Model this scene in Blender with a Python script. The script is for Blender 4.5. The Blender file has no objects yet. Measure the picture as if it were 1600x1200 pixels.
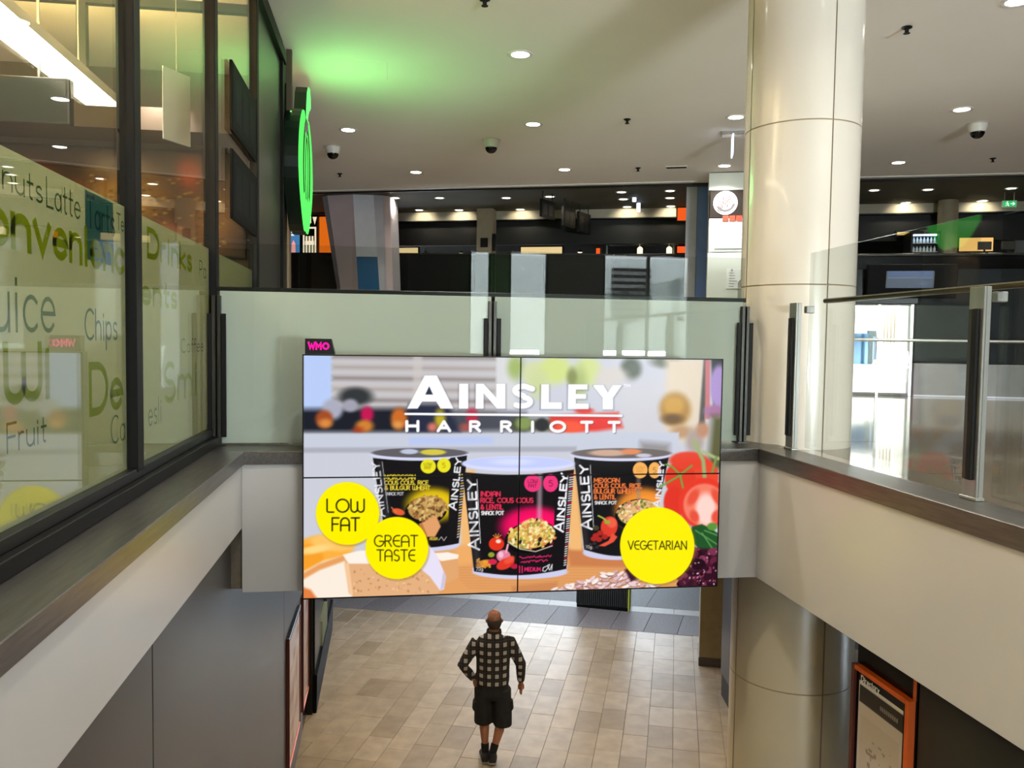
import bpy, bmesh, math, random
import numpy as np
from mathutils import Vector, Matrix, Quaternion

random.seed(7)
rng = np.random.default_rng(11)
SC = bpy.context.scene
COL = SC.collection
EYE = 4.8                      # eye height above the lower floor
def W(z): return z + EYE       # height measured from the eye -> world height

# ------------------------------------------------------------------ camera
CAM_M = ((0.98885, -0.14828, 0.01388), (0.00588, -0.05418, -0.99851), (0.14881, 0.98746, -0.05297))
CP, CY, CR = 0.05299535, 0.14888569, -0.01394993
def cam_axes():
    cy, sy, cp, sp, cr, sr = math.cos(CY), math.sin(CY), math.cos(CP), math.sin(CP), math.cos(CR), math.sin(CR)
    fwd = Vector((sy*cp, cy*cp, -sp)); right = Vector((cy, -sy, 0)); down = -right.cross(fwd)
    return cr*right + sr*down, -sr*right + cr*down, fwd
AX_R, AX_D, AX_F = cam_axes()
cam_data = bpy.data.cameras.new('camera')
cam_data.sensor_width = 36.0
cam_data.lens = 36.0*1294.0/1600.0
cam_data.clip_start = 0.05; cam_data.clip_end = 200
cam = bpy.data.objects.new('camera', cam_data); COL.objects.link(cam)
m = Matrix((AX_R, -AX_D, -AX_F)).transposed().to_4x4(); m.translation = (0, 0, EYE)
cam.matrix_world = m
SC.camera = cam

# ------------------------------------------------------------------ world, exposure, big lights
world = bpy.data.worlds.new('sky'); SC.world = world; world.use_nodes = True
world.node_tree.nodes['Background'].inputs[0].default_value = (0.75, 0.87, 1.0, 1)
world.node_tree.nodes['Background'].inputs[1].default_value = 14.0
SC.view_settings.view_transform = 'Standard'; SC.view_settings.look = 'None'
SC.view_settings.exposure = 0.3; SC.view_settings.gamma = 1.0
SC.view_settings.use_curve_mapping = False
SC.cycles.transparent_max_bounces = 24

UP0 = 4.05
def area(name, loc, aim, power, size, size_y=None, color=(1, 1, 1), shape=None, spread=None):
    L = bpy.data.lights.new(name, 'AREA'); L.energy = power; L.color = color
    L.shape = shape or ('RECTANGLE' if size_y else 'SQUARE'); L.size = size
    if size_y: L.size_y = size_y
    if spread: L.spread = spread
    o = bpy.data.objects.new(name, L); COL.objects.link(o); o.location = loc
    o.rotation_euler = (Vector(aim) - Vector(loc)).to_track_quat('-Z', 'Y').to_euler()
    return o
# unseen up-aimed lamps added outside the street doors, standing in for pavement daylight
area('pavement_bounce_fill', (5.4, -6.9, UP0), (5.2, -6.2, UP0+1.0), 4200, 2.2, 1.8, (0.88, 0.94, 1.0))
area('pavement_bounce_fill', (2.9, -6.9, UP0), (2.8, -6.2, UP0+1.0), 500, 1.0, 1.8, (0.88, 0.94, 1.0))
# daylight through the far street front of the lower level
area('daylight_lower_front', (6.0, 24.5, 1.9), (1.5, 12, 0.0), 380, 6.0, 2.6, (0.74, 0.84, 1.0))

# ------------------------------------------------------------------ helpers
def s2l(c):
    c = np.asarray(c, float)/255.0
    return np.where(c <= 0.04045, c/12.92, ((c+0.055)/1.055)**2.4)
MATS = {}
def mat(name, rgb, rough=0.5, metal=0.0, emit=None, emit_col=None, noise=0.0, nscale=6.0, bump=0.0, bscale=60.0, spec=0.5, stretch=None, coat=0.0):
    """rgb in sRGB 0-255; noise = procedural tone variation"""
    if name in MATS: return MATS[name]
    M = bpy.data.materials.new(name); M.use_nodes = True; nt = M.node_tree; b = nt.nodes['Principled BSDF']
    lin = tuple(float(v) for v in s2l(rgb)) + (1,)
    b.inputs['Base Color'].default_value = lin; b.inputs['Roughness'].default_value = rough
    b.inputs['Metallic'].default_value = metal; b.inputs['Specular IOR Level'].default_value = spec
    if coat: b.inputs['Coat Weight'].default_value = coat; b.inputs['Coat Roughness'].default_value = 0.05
    if emit:
        b.inputs['Emission Color'].default_value = tuple(float(v) for v in s2l(emit_col or rgb)) + (1,)
        b.inputs['Emission Strength'].default_value = emit
    if noise or bump:
        mp = nt.nodes.new('ShaderNodeMapping')
        if name.startswith('sandstone'): tc = nt.nodes.new('ShaderNodeNewGeometry'); nt.links.new(tc.outputs['Position'], mp.inputs['Vector'])
        else: tc = nt.nodes.new('ShaderNodeTexCoord'); nt.links.new(tc.outputs['Object'], mp.inputs['Vector'])
        if stretch: mp.inputs['Scale'].default_value = stretch
    if noise:
        n = nt.nodes.new('ShaderNodeTexNoise'); n.inputs['Scale'].default_value = nscale; n.inputs['Detail'].default_value = 5
        nt.links.new(mp.outputs[0], n.inputs['Vector'])
        r = nt.nodes.new('ShaderNodeValToRGB'); r.color_ramp.elements[0].position = 0.3; r.color_ramp.elements[1].position = 0.7
        a = [max(0, v*(1-noise)) for v in lin[:3]] + [1]; c = [min(1, v*(1+noise)) for v in lin[:3]] + [1]
        r.color_ramp.elements[0].color = a; r.color_ramp.elements[1].color = c
        nt.links.new(n.outputs['Fac'], r.inputs[0]); nt.links.new(r.outputs[0], b.inputs['Base Color'])
    if bump:
        n2 = nt.nodes.new('ShaderNodeTexNoise'); n2.inputs['Scale'].default_value = bscale; n2.inputs['Detail'].default_value = 4
        nt.links.new(mp.outputs[0], n2.inputs['Vector'])
        bp = nt.nodes.new('ShaderNodeBump'); bp.inputs['Strength'].default_value = bump; bp.inputs['Distance'].default_value = 0.01
        nt.links.new(n2.outputs['Fac'], bp.inputs['Height']); nt.links.new(bp.outputs[0], b.inputs['Normal'])
    MATS[name] = M
    return M
def glow(name, rgb, strength):
    if name in MATS: return MATS[name]
    M = bpy.data.materials.new(name); M.use_nodes = True; nt = M.node_tree; nt.nodes.clear()
    e = nt.nodes.new('ShaderNodeEmission'); e.inputs[0].default_value = tuple(float(v) for v in s2l(rgb)) + (1,); e.inputs[1].default_value = strength
    o = nt.nodes.new('ShaderNodeOutputMaterial'); nt.links.new(e.outputs[0], o.inputs[0]); MATS[name] = M
    return M
def glass(name, tint=(235, 243, 238), ior=1.5, boost=1.0):
    if name in MATS: return MATS[name]
    M = bpy.data.materials.new(name); M.use_nodes = True; nt = M.node_tree; nt.nodes.clear()
    t = nt.nodes.new('ShaderNodeBsdfTransparent'); t.inputs[0].default_value = tuple(float(v) for v in s2l(tint)) + (1,)
    g = nt.nodes.new('ShaderNodeBsdfGlossy'); g.inputs['Roughness'].default_value = 0.0
    f = nt.nodes.new('ShaderNodeFresnel'); gm = nt.nodes.new('ShaderNodeNewGeometry'); sel = nt.nodes.new('ShaderNodeMix')   # same outside IOR on both faces of a thin pane
    sel.inputs[2].default_value = ior; sel.inputs[3].default_value = 1/ior; nt.links.new(gm.outputs['Backfacing'], sel.inputs[0]); nt.links.new(sel.outputs[0], f.inputs[0])
    mu = nt.nodes.new('ShaderNodeMath'); mu.operation = 'MULTIPLY'; mu.inputs[1].default_value = boost; mu.use_clamp = True
    mx = nt.nodes.new('ShaderNodeMixShader'); o = nt.nodes.new('ShaderNodeOutputMaterial')
    nt.links.new(f.outputs[0], mu.inputs[0]); nt.links.new(mu.outputs[0], mx.inputs[0])
    nt.links.new(t.outputs[0], mx.inputs[1]); nt.links.new(g.outputs[0], mx.inputs[2]); nt.links.new(mx.outputs[0], o.inputs[0])
    MATS[name] = M
    return M
def film(name, rgb, clear=0.15, trans=0.5):
    """frosted film: diffuse + translucent with a little see-through"""
    if name in MATS: return MATS[name]
    M = bpy.data.materials.new(name); M.use_nodes = True; nt = M.node_tree; nt.nodes.clear()
    c = tuple(float(v) for v in s2l(rgb)) + (1,)
    d = nt.nodes.new('ShaderNodeBsdfDiffuse'); d.inputs[0].default_value = c
    tl = nt.nodes.new('ShaderNodeBsdfTranslucent'); tl.inputs[0].default_value = c
    tr = nt.nodes.new('ShaderNodeBsdfTransparent'); tr.inputs[0].default_value = c
    m1 = nt.nodes.new('ShaderNodeMixShader'); m1.inputs[0].default_value = trans
    m2 = nt.nodes.new('ShaderNodeMixShader'); m2.inputs[0].default_value = clear
    o = nt.nodes.new('ShaderNodeOutputMaterial')
    nt.links.new(d.outputs[0], m1.inputs[1]); nt.links.new(tl.outputs[0], m1.inputs[2])
    nt.links.new(m1.outputs[0], m2.inputs[1]); nt.links.new(tr.outputs[0], m2.inputs[2]); nt.links.new(m2.outputs[0], o.inputs[0])
    MATS[name] = M
    return M
def vcol_mat(name, strength=None, rough=0.5):
    """colours come from the mesh's own printed colour layer"""
    if name in MATS: return MATS[name]
    M = bpy.data.materials.new(name); M.use_nodes = True; nt = M.node_tree
    a = nt.nodes.new('ShaderNodeVertexColor'); a.layer_name = 'print'; b = nt.nodes['Principled BSDF']
    if strength is None:
        nt.links.new(a.outputs[0], b.inputs['Base Color']); b.inputs['Roughness'].default_value = rough
    else:
        nt.nodes.remove(b); e = nt.nodes.new('ShaderNodeEmission'); e.inputs[1].default_value = strength
        nt.links.new(a.outputs[0], e.inputs[0])
        g = nt.nodes.new('ShaderNodeBsdfGlossy'); g.inputs['Roughness'].default_value = 0.25; g.inputs[0].default_value = (.008, .008, .008, 1)
        ad = nt.nodes.new('ShaderNodeAddShader'); nt.links.new(e.outputs[0], ad.inputs[0]); nt.links.new(g.outputs[0], ad.inputs[1])
        nt.links.new(ad.outputs[0], nt.nodes['Material Output'].inputs[0])
    MATS[name] = M
    return M

class MB:
    def __init__(s): s.b = bmesh.new()
    def box(s, x0, x1, y0, y1, z0, z1, bev=0.0, M=None):
        r = bmesh.ops.create_cube(s.b, size=1.0); vs = r['verts']
        for v in vs: v.co = Vector(((x0+x1)/2 + v.co.x*(x1-x0), (y0+y1)/2 + v.co.y*(y1-y0), (z0+z1)/2 + v.co.z*(z1-z0)))
        if bev:
            es = list({e for v in vs for e in v.link_edges})
            rr = bmesh.ops.bevel(s.b, geom=es, offset=bev, segments=1, affect='EDGES', profile=0.5)
            vs = list({v for f in rr['faces'] for v in f.verts} | {v for v in vs if v.is_valid})
        if M is not None:
            for v in vs: v.co = M @ v.co
        return s
    def prism(s, pts, vec):
        """closed polygon of 3D points swept along vec"""
        vec = Vector(vec); a = [s.b.verts.new(p) for p in pts]; c = [s.b.verts.new(Vector(p)+vec) for p in pts]; n = len(pts)
        f1 = s.b.faces.new(a); f2 = s.b.faces.new(list(reversed(c)))
        for i in range(n):
            s.b.faces.new((a[(i+1) % n], a[i], c[i], c[(i+1) % n]))
        return s
    def quad(s, *pts):
        s.b.faces.new([s.b.verts.new(p) for p in pts]); return s
    def tube(s, p0, p1, r0, r1=None, n=14, cap=True):
        r1 = r0 if r1 is None else r1; p0, p1 = Vector(p0), Vector(p1); d = (p1-p0).normalized()
        q = d.to_track_quat('Z', 'Y'); A, B = [], []
        for i in range(n):
            a = 2*math.pi*i/n; o = q @ Vector((math.cos(a), math.sin(a), 0))
            A.append(s.b.verts.new(p0+o*r0)); B.append(s.b.verts.new(p1+o*r1))
        for i in range(n): s.b.faces.new((A[i], A[(i+1) % n], B[(i+1) % n], B[i]))
        if cap: s.b.faces.new(list(reversed(A))); s.b.faces.new(B)
        return s
    def lathe(s, prof, c=(0, 0, 0), n=20, a0=0.0, a1=2*math.pi):
        full = abs(a1-a0-2*math.pi) < 1e-6; rings = []
        k = n if full else n+1
        for r, z in prof:
            rings.append([s.b.verts.new((c[0]+r*math.cos(a0+(a1-a0)*i/n), c[1]+r*math.sin(a0+(a1-a0)*i/n), c[2]+z)) for i in range(k)])
        for A, B in zip(rings, rings[1:]):
            for i in range(n): s.b.faces.new((A[i], A[(i+1) % k], B[(i+1) % k], B[i]))
        return s
    def xf(s, M):
        bmesh.ops.transform(s.b, matrix=M, verts=s.b.verts); return s
    def ribbon(s, pts, w, org, xd, yd, thick=0.0):
        """flat stroke of width w along 2D pts, laid on the plane org + x*xd + y*yd"""
        pts = [Vector(p).to_2d() for p in pts]
        if len(pts) < 2: return s
        L, R = [], []
        closed = (pts[0]-pts[-1]).length < 1e-6 and len(pts) > 3
        if closed: pts = pts[:-1]
        n = len(pts)
        for i, p in enumerate(pts):
            a = pts[i-1] if (i > 0 or closed) else None; c = pts[(i+1) % n] if (i < n-1 or closed) else None
            d1 = (p-a).normalized() if a is not None else None; d2 = (c-p).normalized() if c is not None else None
            if d1 is None or d1.length == 0: d1 = d2
            if d2 is None or d2.length == 0: d2 = d1
            t = (d1+d2); t = t.normalized() if t.length > 1e-5 else d1
            nrm = Vector((-t.y, t.x)); k = w/2/max(0.45, abs(nrm.dot(Vector((-d1.y, d1.x)))))
            e = Vector((0, 0))
            if a is None: e = -d1*w/2
            if c is None: e = d2*w/2
            L.append(p+e+nrm*k); R.append(p+e-nrm*k)
        org, xd, yd = Vector(org), Vector(xd), Vector(yd); nz = xd.cross(yd).normalized()*thick
        def P(q, h): return s.b.verts.new(org+xd*q.x+yd*q.y+nz*h)
        lt, rt = [P(q, 1) for q in L], [P(q, 1) for q in R]
        if thick: lb, rb = [P(q, 0) for q in L], [P(q, 0) for q in R]
        for i in range(n if closed else n-1):
            j = (i+1) % n
            s.b.faces.new((rt[i], rt[j], lt[j], lt[i]))
            if thick:
                s.b.faces.new((lt[i], lt[j], lb[j], lb[i])); s.b.faces.new((rb[i], rb[j], rt[j], rt[i]))
        return s
    def build(s, name, m, parent=None, smooth=False, fix=True):
        me = bpy.data.meshes.new(name)
        if fix: bmesh.ops.recalc_face_normals(s.b, faces=s.b.faces)
        s.b.to_mesh(me); s.b.free()
        return link(name, me, m, parent, smooth)
def link(name, me, m, parent=None, smooth=False):
    if m is not None: me.materials.append(m)
    if smooth:
        me.polygons.foreach_set('use_smooth', [True]*len(me.polygons))
        try: me.set_sharp_from_angle(angle=math.radians(35))
        except Exception: pass
    o = bpy.data.objects.new(name, me); COL.objects.link(o)
    if parent is not None: o.parent = parent
    return o
def tag(o, label=None, cat=None, group=None, kind=None):
    if label: o['label'] = label
    if cat: o['category'] = cat
    if group: o['group'] = group
    if kind: o['kind'] = kind
    return o
def empty(name, loc=(0, 0, 0), label=None, cat=None, group=None, kind=None):
    """root at the thing's base; its children keep world coordinates through an inverse matrix"""
    o = bpy.data.objects.new(name, None); COL.objects.link(o); o.empty_display_size = 0.1
    o.location = loc
    return tag(o, label, cat, group, kind)
def sub(mb, name, m, root, smooth=False):
    """build world-space geometry as a child of an unrotated Empty"""
    p = root; off = Vector((0, 0, 0))
    while p is not None: off += p.location; p = p.parent
    bmesh.ops.translate(mb.b, vec=-off, verts=mb.b.verts)
    return mb.build(name, m, root, smooth)
def copy_tree(o, parent=None):
    c = o.copy(); COL.objects.link(c); c.parent = parent
    for ch in [x for x in o.children]: copy_tree(ch, c)
    return c

# stroke alphabet: polylines in a box 1 high
def arc(cx, cy, rx, ry, a0, a1, n=9):
    return [(cx+rx*math.cos(math.radians(a0+(a1-a0)*i/n)), cy+ry*math.sin(math.radians(a0+(a1-a0)*i/n))) for i in range(n+1)]
G = {
 'A': (.78, [[(0, 0), (0, .62)]+arc(.36, .62, .36, .38, 180, 0)+[(.72, 0)], [(0, .42), (.72, .42)]]),
 'a^': (.9, [[(0, 0), (.42, 1), (.84, 0)], [(.16, .33), (.68, .33)]]),
 'B': (.66, [[(0, 0), (0, 1), (.35, 1)]+arc(.35, .76, .22, .24, 90, -90)+[(0, .52)], [(.35, .52)]+arc(.36, .26, .25, .26, 90, -90)+[(0, 0)]]),
 'C': (.86, [arc(.46, .5, .46, .5, 50, 310, 14)]),
 'D': (.8, [[(0, 0), (0, 1), (.3, 1)]+arc(.3, .5, .44, .5, 90, -90, 12)+[(0, 0)]]),
 'E': (.62, [[(.56, 1), (0, 1), (0, 0), (.56, 0)], [(0, .52), (.5, .52)]]),
 'e^': (.68, [[(.62, 1), (.42, 1)]+arc(.42, .5, .42, .5, 90, 270, 12)+[(.62, 0)], [(0, .52), (.58, .52)]]),
 'F': (.6, [[(.56, 1), (0, 1), (0, 0)], [(0, .52), (.48, .52)]]),
 'G': (.92, [arc(.46, .5, .46, .5, 50, 340, 15)+[(.9, .46), (.5, .46)]]),
 'H': (.76, [[(0, 0), (0, 1)], [(.7, 0), (.7, 1)], [(0, .52), (.7, .52)]]),
 'I': (.2, [[(.06, 0), (.06, 1)]]),
 'J': (.5, [[(.42, 1), (.42, .25)]+arc(.2, .22, .22, .22, 0, -180)]),
 'K': (.7, [[(0, 0), (0, 1)], [(.6, 1), (.03, .48), (.64, 0)]]),
 'L': (.58, [[(0, 1), (0, 0), (.52, 0)]]),
 'l^': (.58, [[(0, 1), (0, .12)]+arc(.12, .12, .12, .12, 180, 270, 4)+[(.5, 0)]]),
 'M': (.94, [[(0, 0), (.06, 1), (.43, .3), (.8, 1), (.86, 0)]]),
 'N': (.78, [[(0, 0), (0, 1), (.7, 0), (.7, 1)]]),
 'O': (1.0, [arc(.48, .5, .48, .5, 0, 360, 22)]),
 'P': (.62, [[(0, 0), (0, 1), (.3, 1)]+arc(.3, .73, .26, .27, 90, -90)+[(0, .46)]]),
 'Q': (1.0, [arc(.48, .5, .48, .5, 0, 360, 22), [(.6, .3), (.95, -.05)]]),
 'R': (.66, [[(0, 0), (0, 1), (.3, 1)]+arc(.3, .75, .26, .25, 90, -90)+[(0, .5)], [(.28, .5), (.6, 0)]]),
 'S': (.62, [arc(.3, .75, .25, .25, 40, 270, 10)+arc(.3, .25, .27, .25, 90, -140, 10)]),
 'T': (.7, [[(0, 1), (.66, 1)], [(.33, 1), (.33, 0)]]),
 'U': (.74, [[(0, 1), (0, .34)]+arc(.34, .34, .34, .34, 180, 360)+[(.68, 1)]]),
 'V': (.8, [[(0, 1), (.38, 0), (.76, 1)]]),
 'W': (1.06, [[(0, 1), (0, .3)]+arc(.25, .28, .25, .28, 180, 360)+[(.5, .8)], [(.5, .3)]+arc(.75, .28, .25, .28, 180, 360)+[(1, 1)]]),
 'X': (.7, [[(0, 0), (.66, 1)], [(0, 1), (.66, 0)]]),
 'Y': (.76, [[(0, 1), (.36, .48), (.72, 1)], [(.36, .48), (.36, 0)]]),
 'Z': (.66, [[(0, 1), (.62, 1), (0, 0), (.62, 0)]]),
 '&': (.8, [[(.74, 0), (.18, .68)]+arc(.33, .8, .19, .2, 215, -35, 9)+[(.1, .36)]+arc(.3, .25, .26, .25, 150, 330, 8)+[(.74, .44)]]),
 ',': (.26, [[(.1, .06), (.03, -.16)]]), '.': (.22, [[(.06, 0), (.06, .04)]]), ' ': (.42, []), '-': (.4, [[(.05, .45), (.33, .45)]]),
 '5': (.6, [[(.5, 1), (.08, 1), (.05, .58)]+arc(.26, .32, .28, .32, 120, -140, 12)]),
 '7': (.6, [[(0, 1), (.55, 1), (.18, 0)]]), '0': (.64, [arc(.3, .5, .28, .5, 0, 360, 16)]),
 'a': (.6, [arc(.26, .3, .26, .3, 0, 360, 14), [(.52, .6), (.52, 0)]]),
 'b': (.62, [[(0, 1), (0, 0)], arc(.27, .3, .27, .3, 0, 360, 14)]),
 'c': (.54, [arc(.28, .3, .28, .3, 45, 315, 11)]),
 'd': (.64, [arc(.27, .3, .27, .3, 0, 360, 14), [(.54, 1), (.54, 0)]]),
 'e': (.62, [[(.02, .32), (.54, .32)]+arc(.28, .3, .27, .3, 4, 320, 12)]),
 'f': (.4, [[(.38, .98), (.28, 1)]+arc(.26, .84, .14, .16, 90, 180, 4)+[(.12, 0)], [(0, .58), (.34, .58)]]),
 'h': (.58, [[(0, 1), (0, 0)], [(0, .34)]+arc(.25, .35, .25, .26, 180, 0, 8)+[(.5, 0)]]),
 'i': (.2, [[(.06, 0), (.06, .6)], [(.06, .8), (.06, .86)]]),
 'k': (.54, [[(0, 1), (0, 0)], [(.44, .6), (.02, .26), (.48, 0)]]),
 'l': (.2, [[(.06, 0), (.06, 1)]]),
 'm': (.9, [[(0, 0), (0, .6)], [(0, .36)]+arc(.2, .38, .2, .22, 180, 0, 7)+[(.4, 0)], [(.4, .36)]+arc(.6, .38, .2, .22, 180, 0, 7)+[(.8, 0)]]),
 'n': (.58, [[(0, 0), (0, .6)], [(0, .34)]+arc(.25, .35, .25, .26, 180, 0, 8)+[(.5, 0)]]),
 'o': (.62, [arc(.28, .3, .28, .3, 0, 360, 14)]),
 'p': (.62, [[(0, .6), (0, -.35)], arc(.27, .3, .27, .3, 0, 360, 14)]),
 'r': (.4, [[(0, 0), (0, .6)], [(0, .36)]+arc(.22, .38, .22, .22, 180, 70, 5)]),
 's': (.48, [arc(.22, .45, .18, .15, 40, 270, 7)+arc(.22, .15, .2, .15, 90, -140, 7)]),
 't': (.4, [[(.14, .92), (.14, .12)]+arc(.26, .12, .12, .12, 180, 280, 4), [(0, .6), (.34, .6)]]),
 'u': (.58, [[(0, .6), (0, .26)]+arc(.25, .25, .25, .25, 180, 360, 8)+[(.5, .6)], [(.5, .3), (.5, 0)]]),
 'v': (.54, [[(0, .6), (.24, 0), (.48, .6)]]),
 'w': (.8, [[(0, .6), (.18, 0), (.36, .55), (.54, 0), (.72, .6)]]),
 'y': (.54, [[(0, .6), (.25, .02)], [(.48, .6), (.14, -.35)]]),
 'g': (.62, [arc(.27, .3, .27, .3, 0, 360, 14), [(.54, .6), (.54, -.15)]+arc(.27, -.14, .27, .2, 0, -150, 7)]),
}
def layout(text, alt=(), track=.12):
    """polylines of a word at height 1, and its width"""
    x = 0.0; out = []
    for ch in text:
        key = ch
        for a in alt:
            if a[0].upper() == ch: key = a
        w, st = G[key]
        for pl in st: out.append([(px+x, py) for px, py in pl])
        x += w+track
    return out, x-track
def text_mb(mb, text, org, xd, yd, h, weight, width=None, thick=0.0, alt=(), align='l'):
    pls, w = layout(text, alt); sx = (width/w) if width else h
    x0 = {'l': 0, 'c': -.5, 'r': -1}[align]*w*sx
    for pl in pls: mb.ribbon([(x0+px*sx, py*h) for px, py in pl], weight, org, xd, yd, thick)
    return mb

# ------------------------------------------------------------------ shared materials
m_white = mat('painted_fascia', (180, 178, 175), 0.28, noise=.03, nscale=1.2)
m_ceil = mat('ceiling_paint', (240, 233, 226), 0.9, noise=.02, nscale=.6)
m_coping = mat('brushed_coping', (112, 108, 104), 0.33, 0.85, noise=.18, nscale=9, stretch=(8, .6, 8))
m_steel = mat('brushed_steel', (170, 168, 162), 0.32, 0.9, noise=.1, nscale=30, stretch=(1, 1, .05))
m_dsteel = mat('dark_steel', (70, 68, 64), 0.35, 0.8, noise=.1, nscale=20, stretch=(1, 1, .05))
m_black = mat('black_powdercoat', (16, 16, 16), 0.4, noise=.15, nscale=8, spec=.3)
m_dblack = mat('black_gloss_panel', (7, 8, 9), 0.22, noise=.2, nscale=3, spec=.25)
m_mull = mat('charcoal_aluminium', (13, 12, 11), 0.5, 0.0, noise=.12, nscale=12, stretch=(1, 1, .1), spec=.2)
m_greywall = mat('grey_wall_panel', (60, 57, 56), 0.32, noise=.06, nscale=1.5)
m_gmarble = mat('upper_floor_terrazzo', (106, 97, 84), 0.08, noise=.12, nscale=40)
m_clear_low = glass('low_iron_glass', (246, 248, 246), 1.4)
m_clear = glass('clear_glass', (245, 247, 245))
m_matt = mat('matt_black_case', (8, 8, 9), .6, spec=.1)
m_orange = mat('orange_frame', (214, 92, 24), 0.4, noise=.08)
m_dorange = mat('copper_red_frame', (92, 40, 30), 0.35, noise=.1)
m_lampwhite = glow('lamp_diffuser', (255, 250, 240), 14.0)
m_plastic = mat('white_plastic', (225, 222, 215), 0.4, noise=.02)
m_dome = mat('smoked_dome', (10, 10, 12), 0.06)
# ================================================================== SETTING
def struct(name, mb, m, smooth=False): return tag(mb.build(name, m, None, smooth), kind='structure')
FA = math.radians(20.4)
FU, FV = Vector((math.cos(FA), -math.sin(FA), 0)), Vector((math.sin(FA), math.cos(FA), 0))
FO = Vector((2.604, 17.6, 0))
FARM = Matrix.Translation(FO) @ Matrix.Rotation(-FA, 4, 'Z')      # frame of the far, turned part of the hall
def far(u, v, z): return FO + FU*u + FV*v + Vector((0, 0, z))
UP = 4.035                                                          # upper floor level
XL, XR, YF = -0.94, 2.61, 5.5                                        # edges of the stair void
XG, CEIL = -1.19, 8.05                                              # shop glazing plane, white ceiling

# ---- lower floor: grout bed with stone pavers as its pieces
TA = math.radians(19.7)
TU, TV, TO = Vector((math.cos(TA), -math.sin(TA), 0)), Vector((math.sin(TA), math.cos(TA), 0)), Vector((-.973, 14.865, 0))
m_grout = mat('dark_grout', (104, 92, 76), .8)
floor = struct('floor', MB().box(-1.3, 9.5, -2.0, 26, -.08, -.022), m_grout)
pv_cols = [(160, 143, 116), (165, 148, 121), (155, 138, 111), (161, 145, 120), (146, 129, 102), (168, 152, 127)]
m_pav = [mat('sandstone_paver_%s' % w, c, .42, noise=.14, nscale=5, bump=.12, bscale=90) for w, c in zip(('tan', 'pale', 'buff', 'grey', 'umber', 'cream'), pv_cols)]
def tile_mesh(w, l, h, m, gap=.004, ch=.004):
    b = MB(); x, y = w/2-gap/2, l/2-gap/2
    b.prism([(-x, -y, -h), (x, -y, -h), (x, y, -h), (-x, y, -h)], (0, 0, h-ch))
    b.quad((-x, -y, -ch), (x, -y, -ch), (x-ch, -y+ch, 0), (-x+ch, -y+ch, 0)); b.quad((x, -y, -ch), (x, y, -ch), (x-ch, y-ch, 0), (x-ch, -y+ch, 0))
    b.quad((x, y, -ch), (-x, y, -ch), (-x+ch, y-ch, 0), (x-ch, y-ch, 0)); b.quad((-x, y, -ch), (-x, -y, -ch), (-x+ch, -y+ch, 0), (-x+ch, y-ch, 0))
    b.quad((-x+ch, -y+ch, 0), (x-ch, -y+ch, 0), (x-ch, y-ch, 0), (-x+ch, y-ch, 0))
    me = bpy.data.meshes.new('paver'); bmesh.ops.recalc_face_normals(b.b, faces=b.b.faces); b.b.to_mesh(me); b.b.free(); me.materials.append(m); return me
pav_me = [tile_mesh(.30, .56, .03, mm, .003, .002) for mm in m_pav]
def proj(p):
    d = Vector(p) - Vector((0, 0, EYE)); z = d.dot(AX_F)
    return (800+1294*d.dot(AX_R)/z, 600+1294*d.dot(AX_D)/z) if z > .1 else (1e4, 1e4)
rest = MB(); n_t = 0; cand = []
for i in range(-14, 34):
    v = 0.0; off = .56*random.random(); first = True
    while v > -15.5:
        l = off if (first and off > .12) else .56
        first = False
        c = TO + TU*(i*.30+.15) + TV*(v-l/2); v -= l
        if not (-1.35 < c.x < 9.4 and -1.9 < c.y < 15): continue
        px, py = proj((c.x, c.y, 0))
        cand.append((c, l, 470 < px < 1160 and 900 < py < 1225 and c.x < 4.9 and c.x > -1.02, py))
cand.sort(key=lambda t: -t[3])
for c, l, vis, py in cand:
    if vis and n_t < 296:
        o = bpy.data.objects.new('paver', random.choice(pav_me)); COL.objects.link(o); o.parent = floor
        o.location = (c.x, c.y, random.uniform(-.002, 0)); o.rotation_euler = (0, 0, -TA + random.choice((0, math.pi))); o.scale = (1, l/.56, 1); n_t += 1
    else:
        Mx = Matrix.Translation(c) @ Matrix.Rotation(-TA, 4, 'Z'); q = [Mx @ Vector(p) for p in ((-.148, -l/2+.003, 0), (.148, -l/2+.003, 0), (.148, l/2-.003, 0), (-.148, l/2-.003, 0))]
        rest.quad(*q)
tag(rest.build('paver_field', m_pav[0], floor), kind='stuff')
TM = Matrix.Translation(TO) @ Matrix.Rotation(-TA, 4, 'Z')
m_gran = mat('polished_grey_granite', (122, 117, 116), .6, noise=.12, nscale=22, spec=.3)
m_gran2 = mat('polished_dark_granite', (110, 105, 104), .6, noise=.14, nscale=22, spec=.3)
m_strip = mat('pale_stone_strip', (168, 162, 152), .5, noise=.08, nscale=9)
def band(n0, n1, w, v0, v1, ms, name, skew=0.0):
    for k in range(n0, n1):
        u0 = k*w; b = MB().prism([(u0+.004, v0+.004, -.025), (u0+w-.004, v0+.004, -.025), (u0+w-.004+skew, v1-.004, -.025), (u0+.004+skew, v1-.004, -.025)], (0, 0, .025)).xf(TM)
        b.build(name, ms[k % len(ms)], floor)
band(-1, 18, .55, 0, 1.02, (m_gran, m_gran2, m_gran), 'granite_slab', .12)
band(-1, 14, .75, 1.02, 1.32, (m_strip,), 'stone_strip')
band(-1, 10, 1.1, 1.32, 3.2, (m_gran, m_gran2), 'granite_slab', .3)
b = MB().prism([(-2, 3.2, -.02), (12, 3.2, -.02), (12, 16, -.02), (-2, 16, -.02)], (0, 0, .018)).xf(TM); b.build('granite_field', m_gran, floor)

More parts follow.
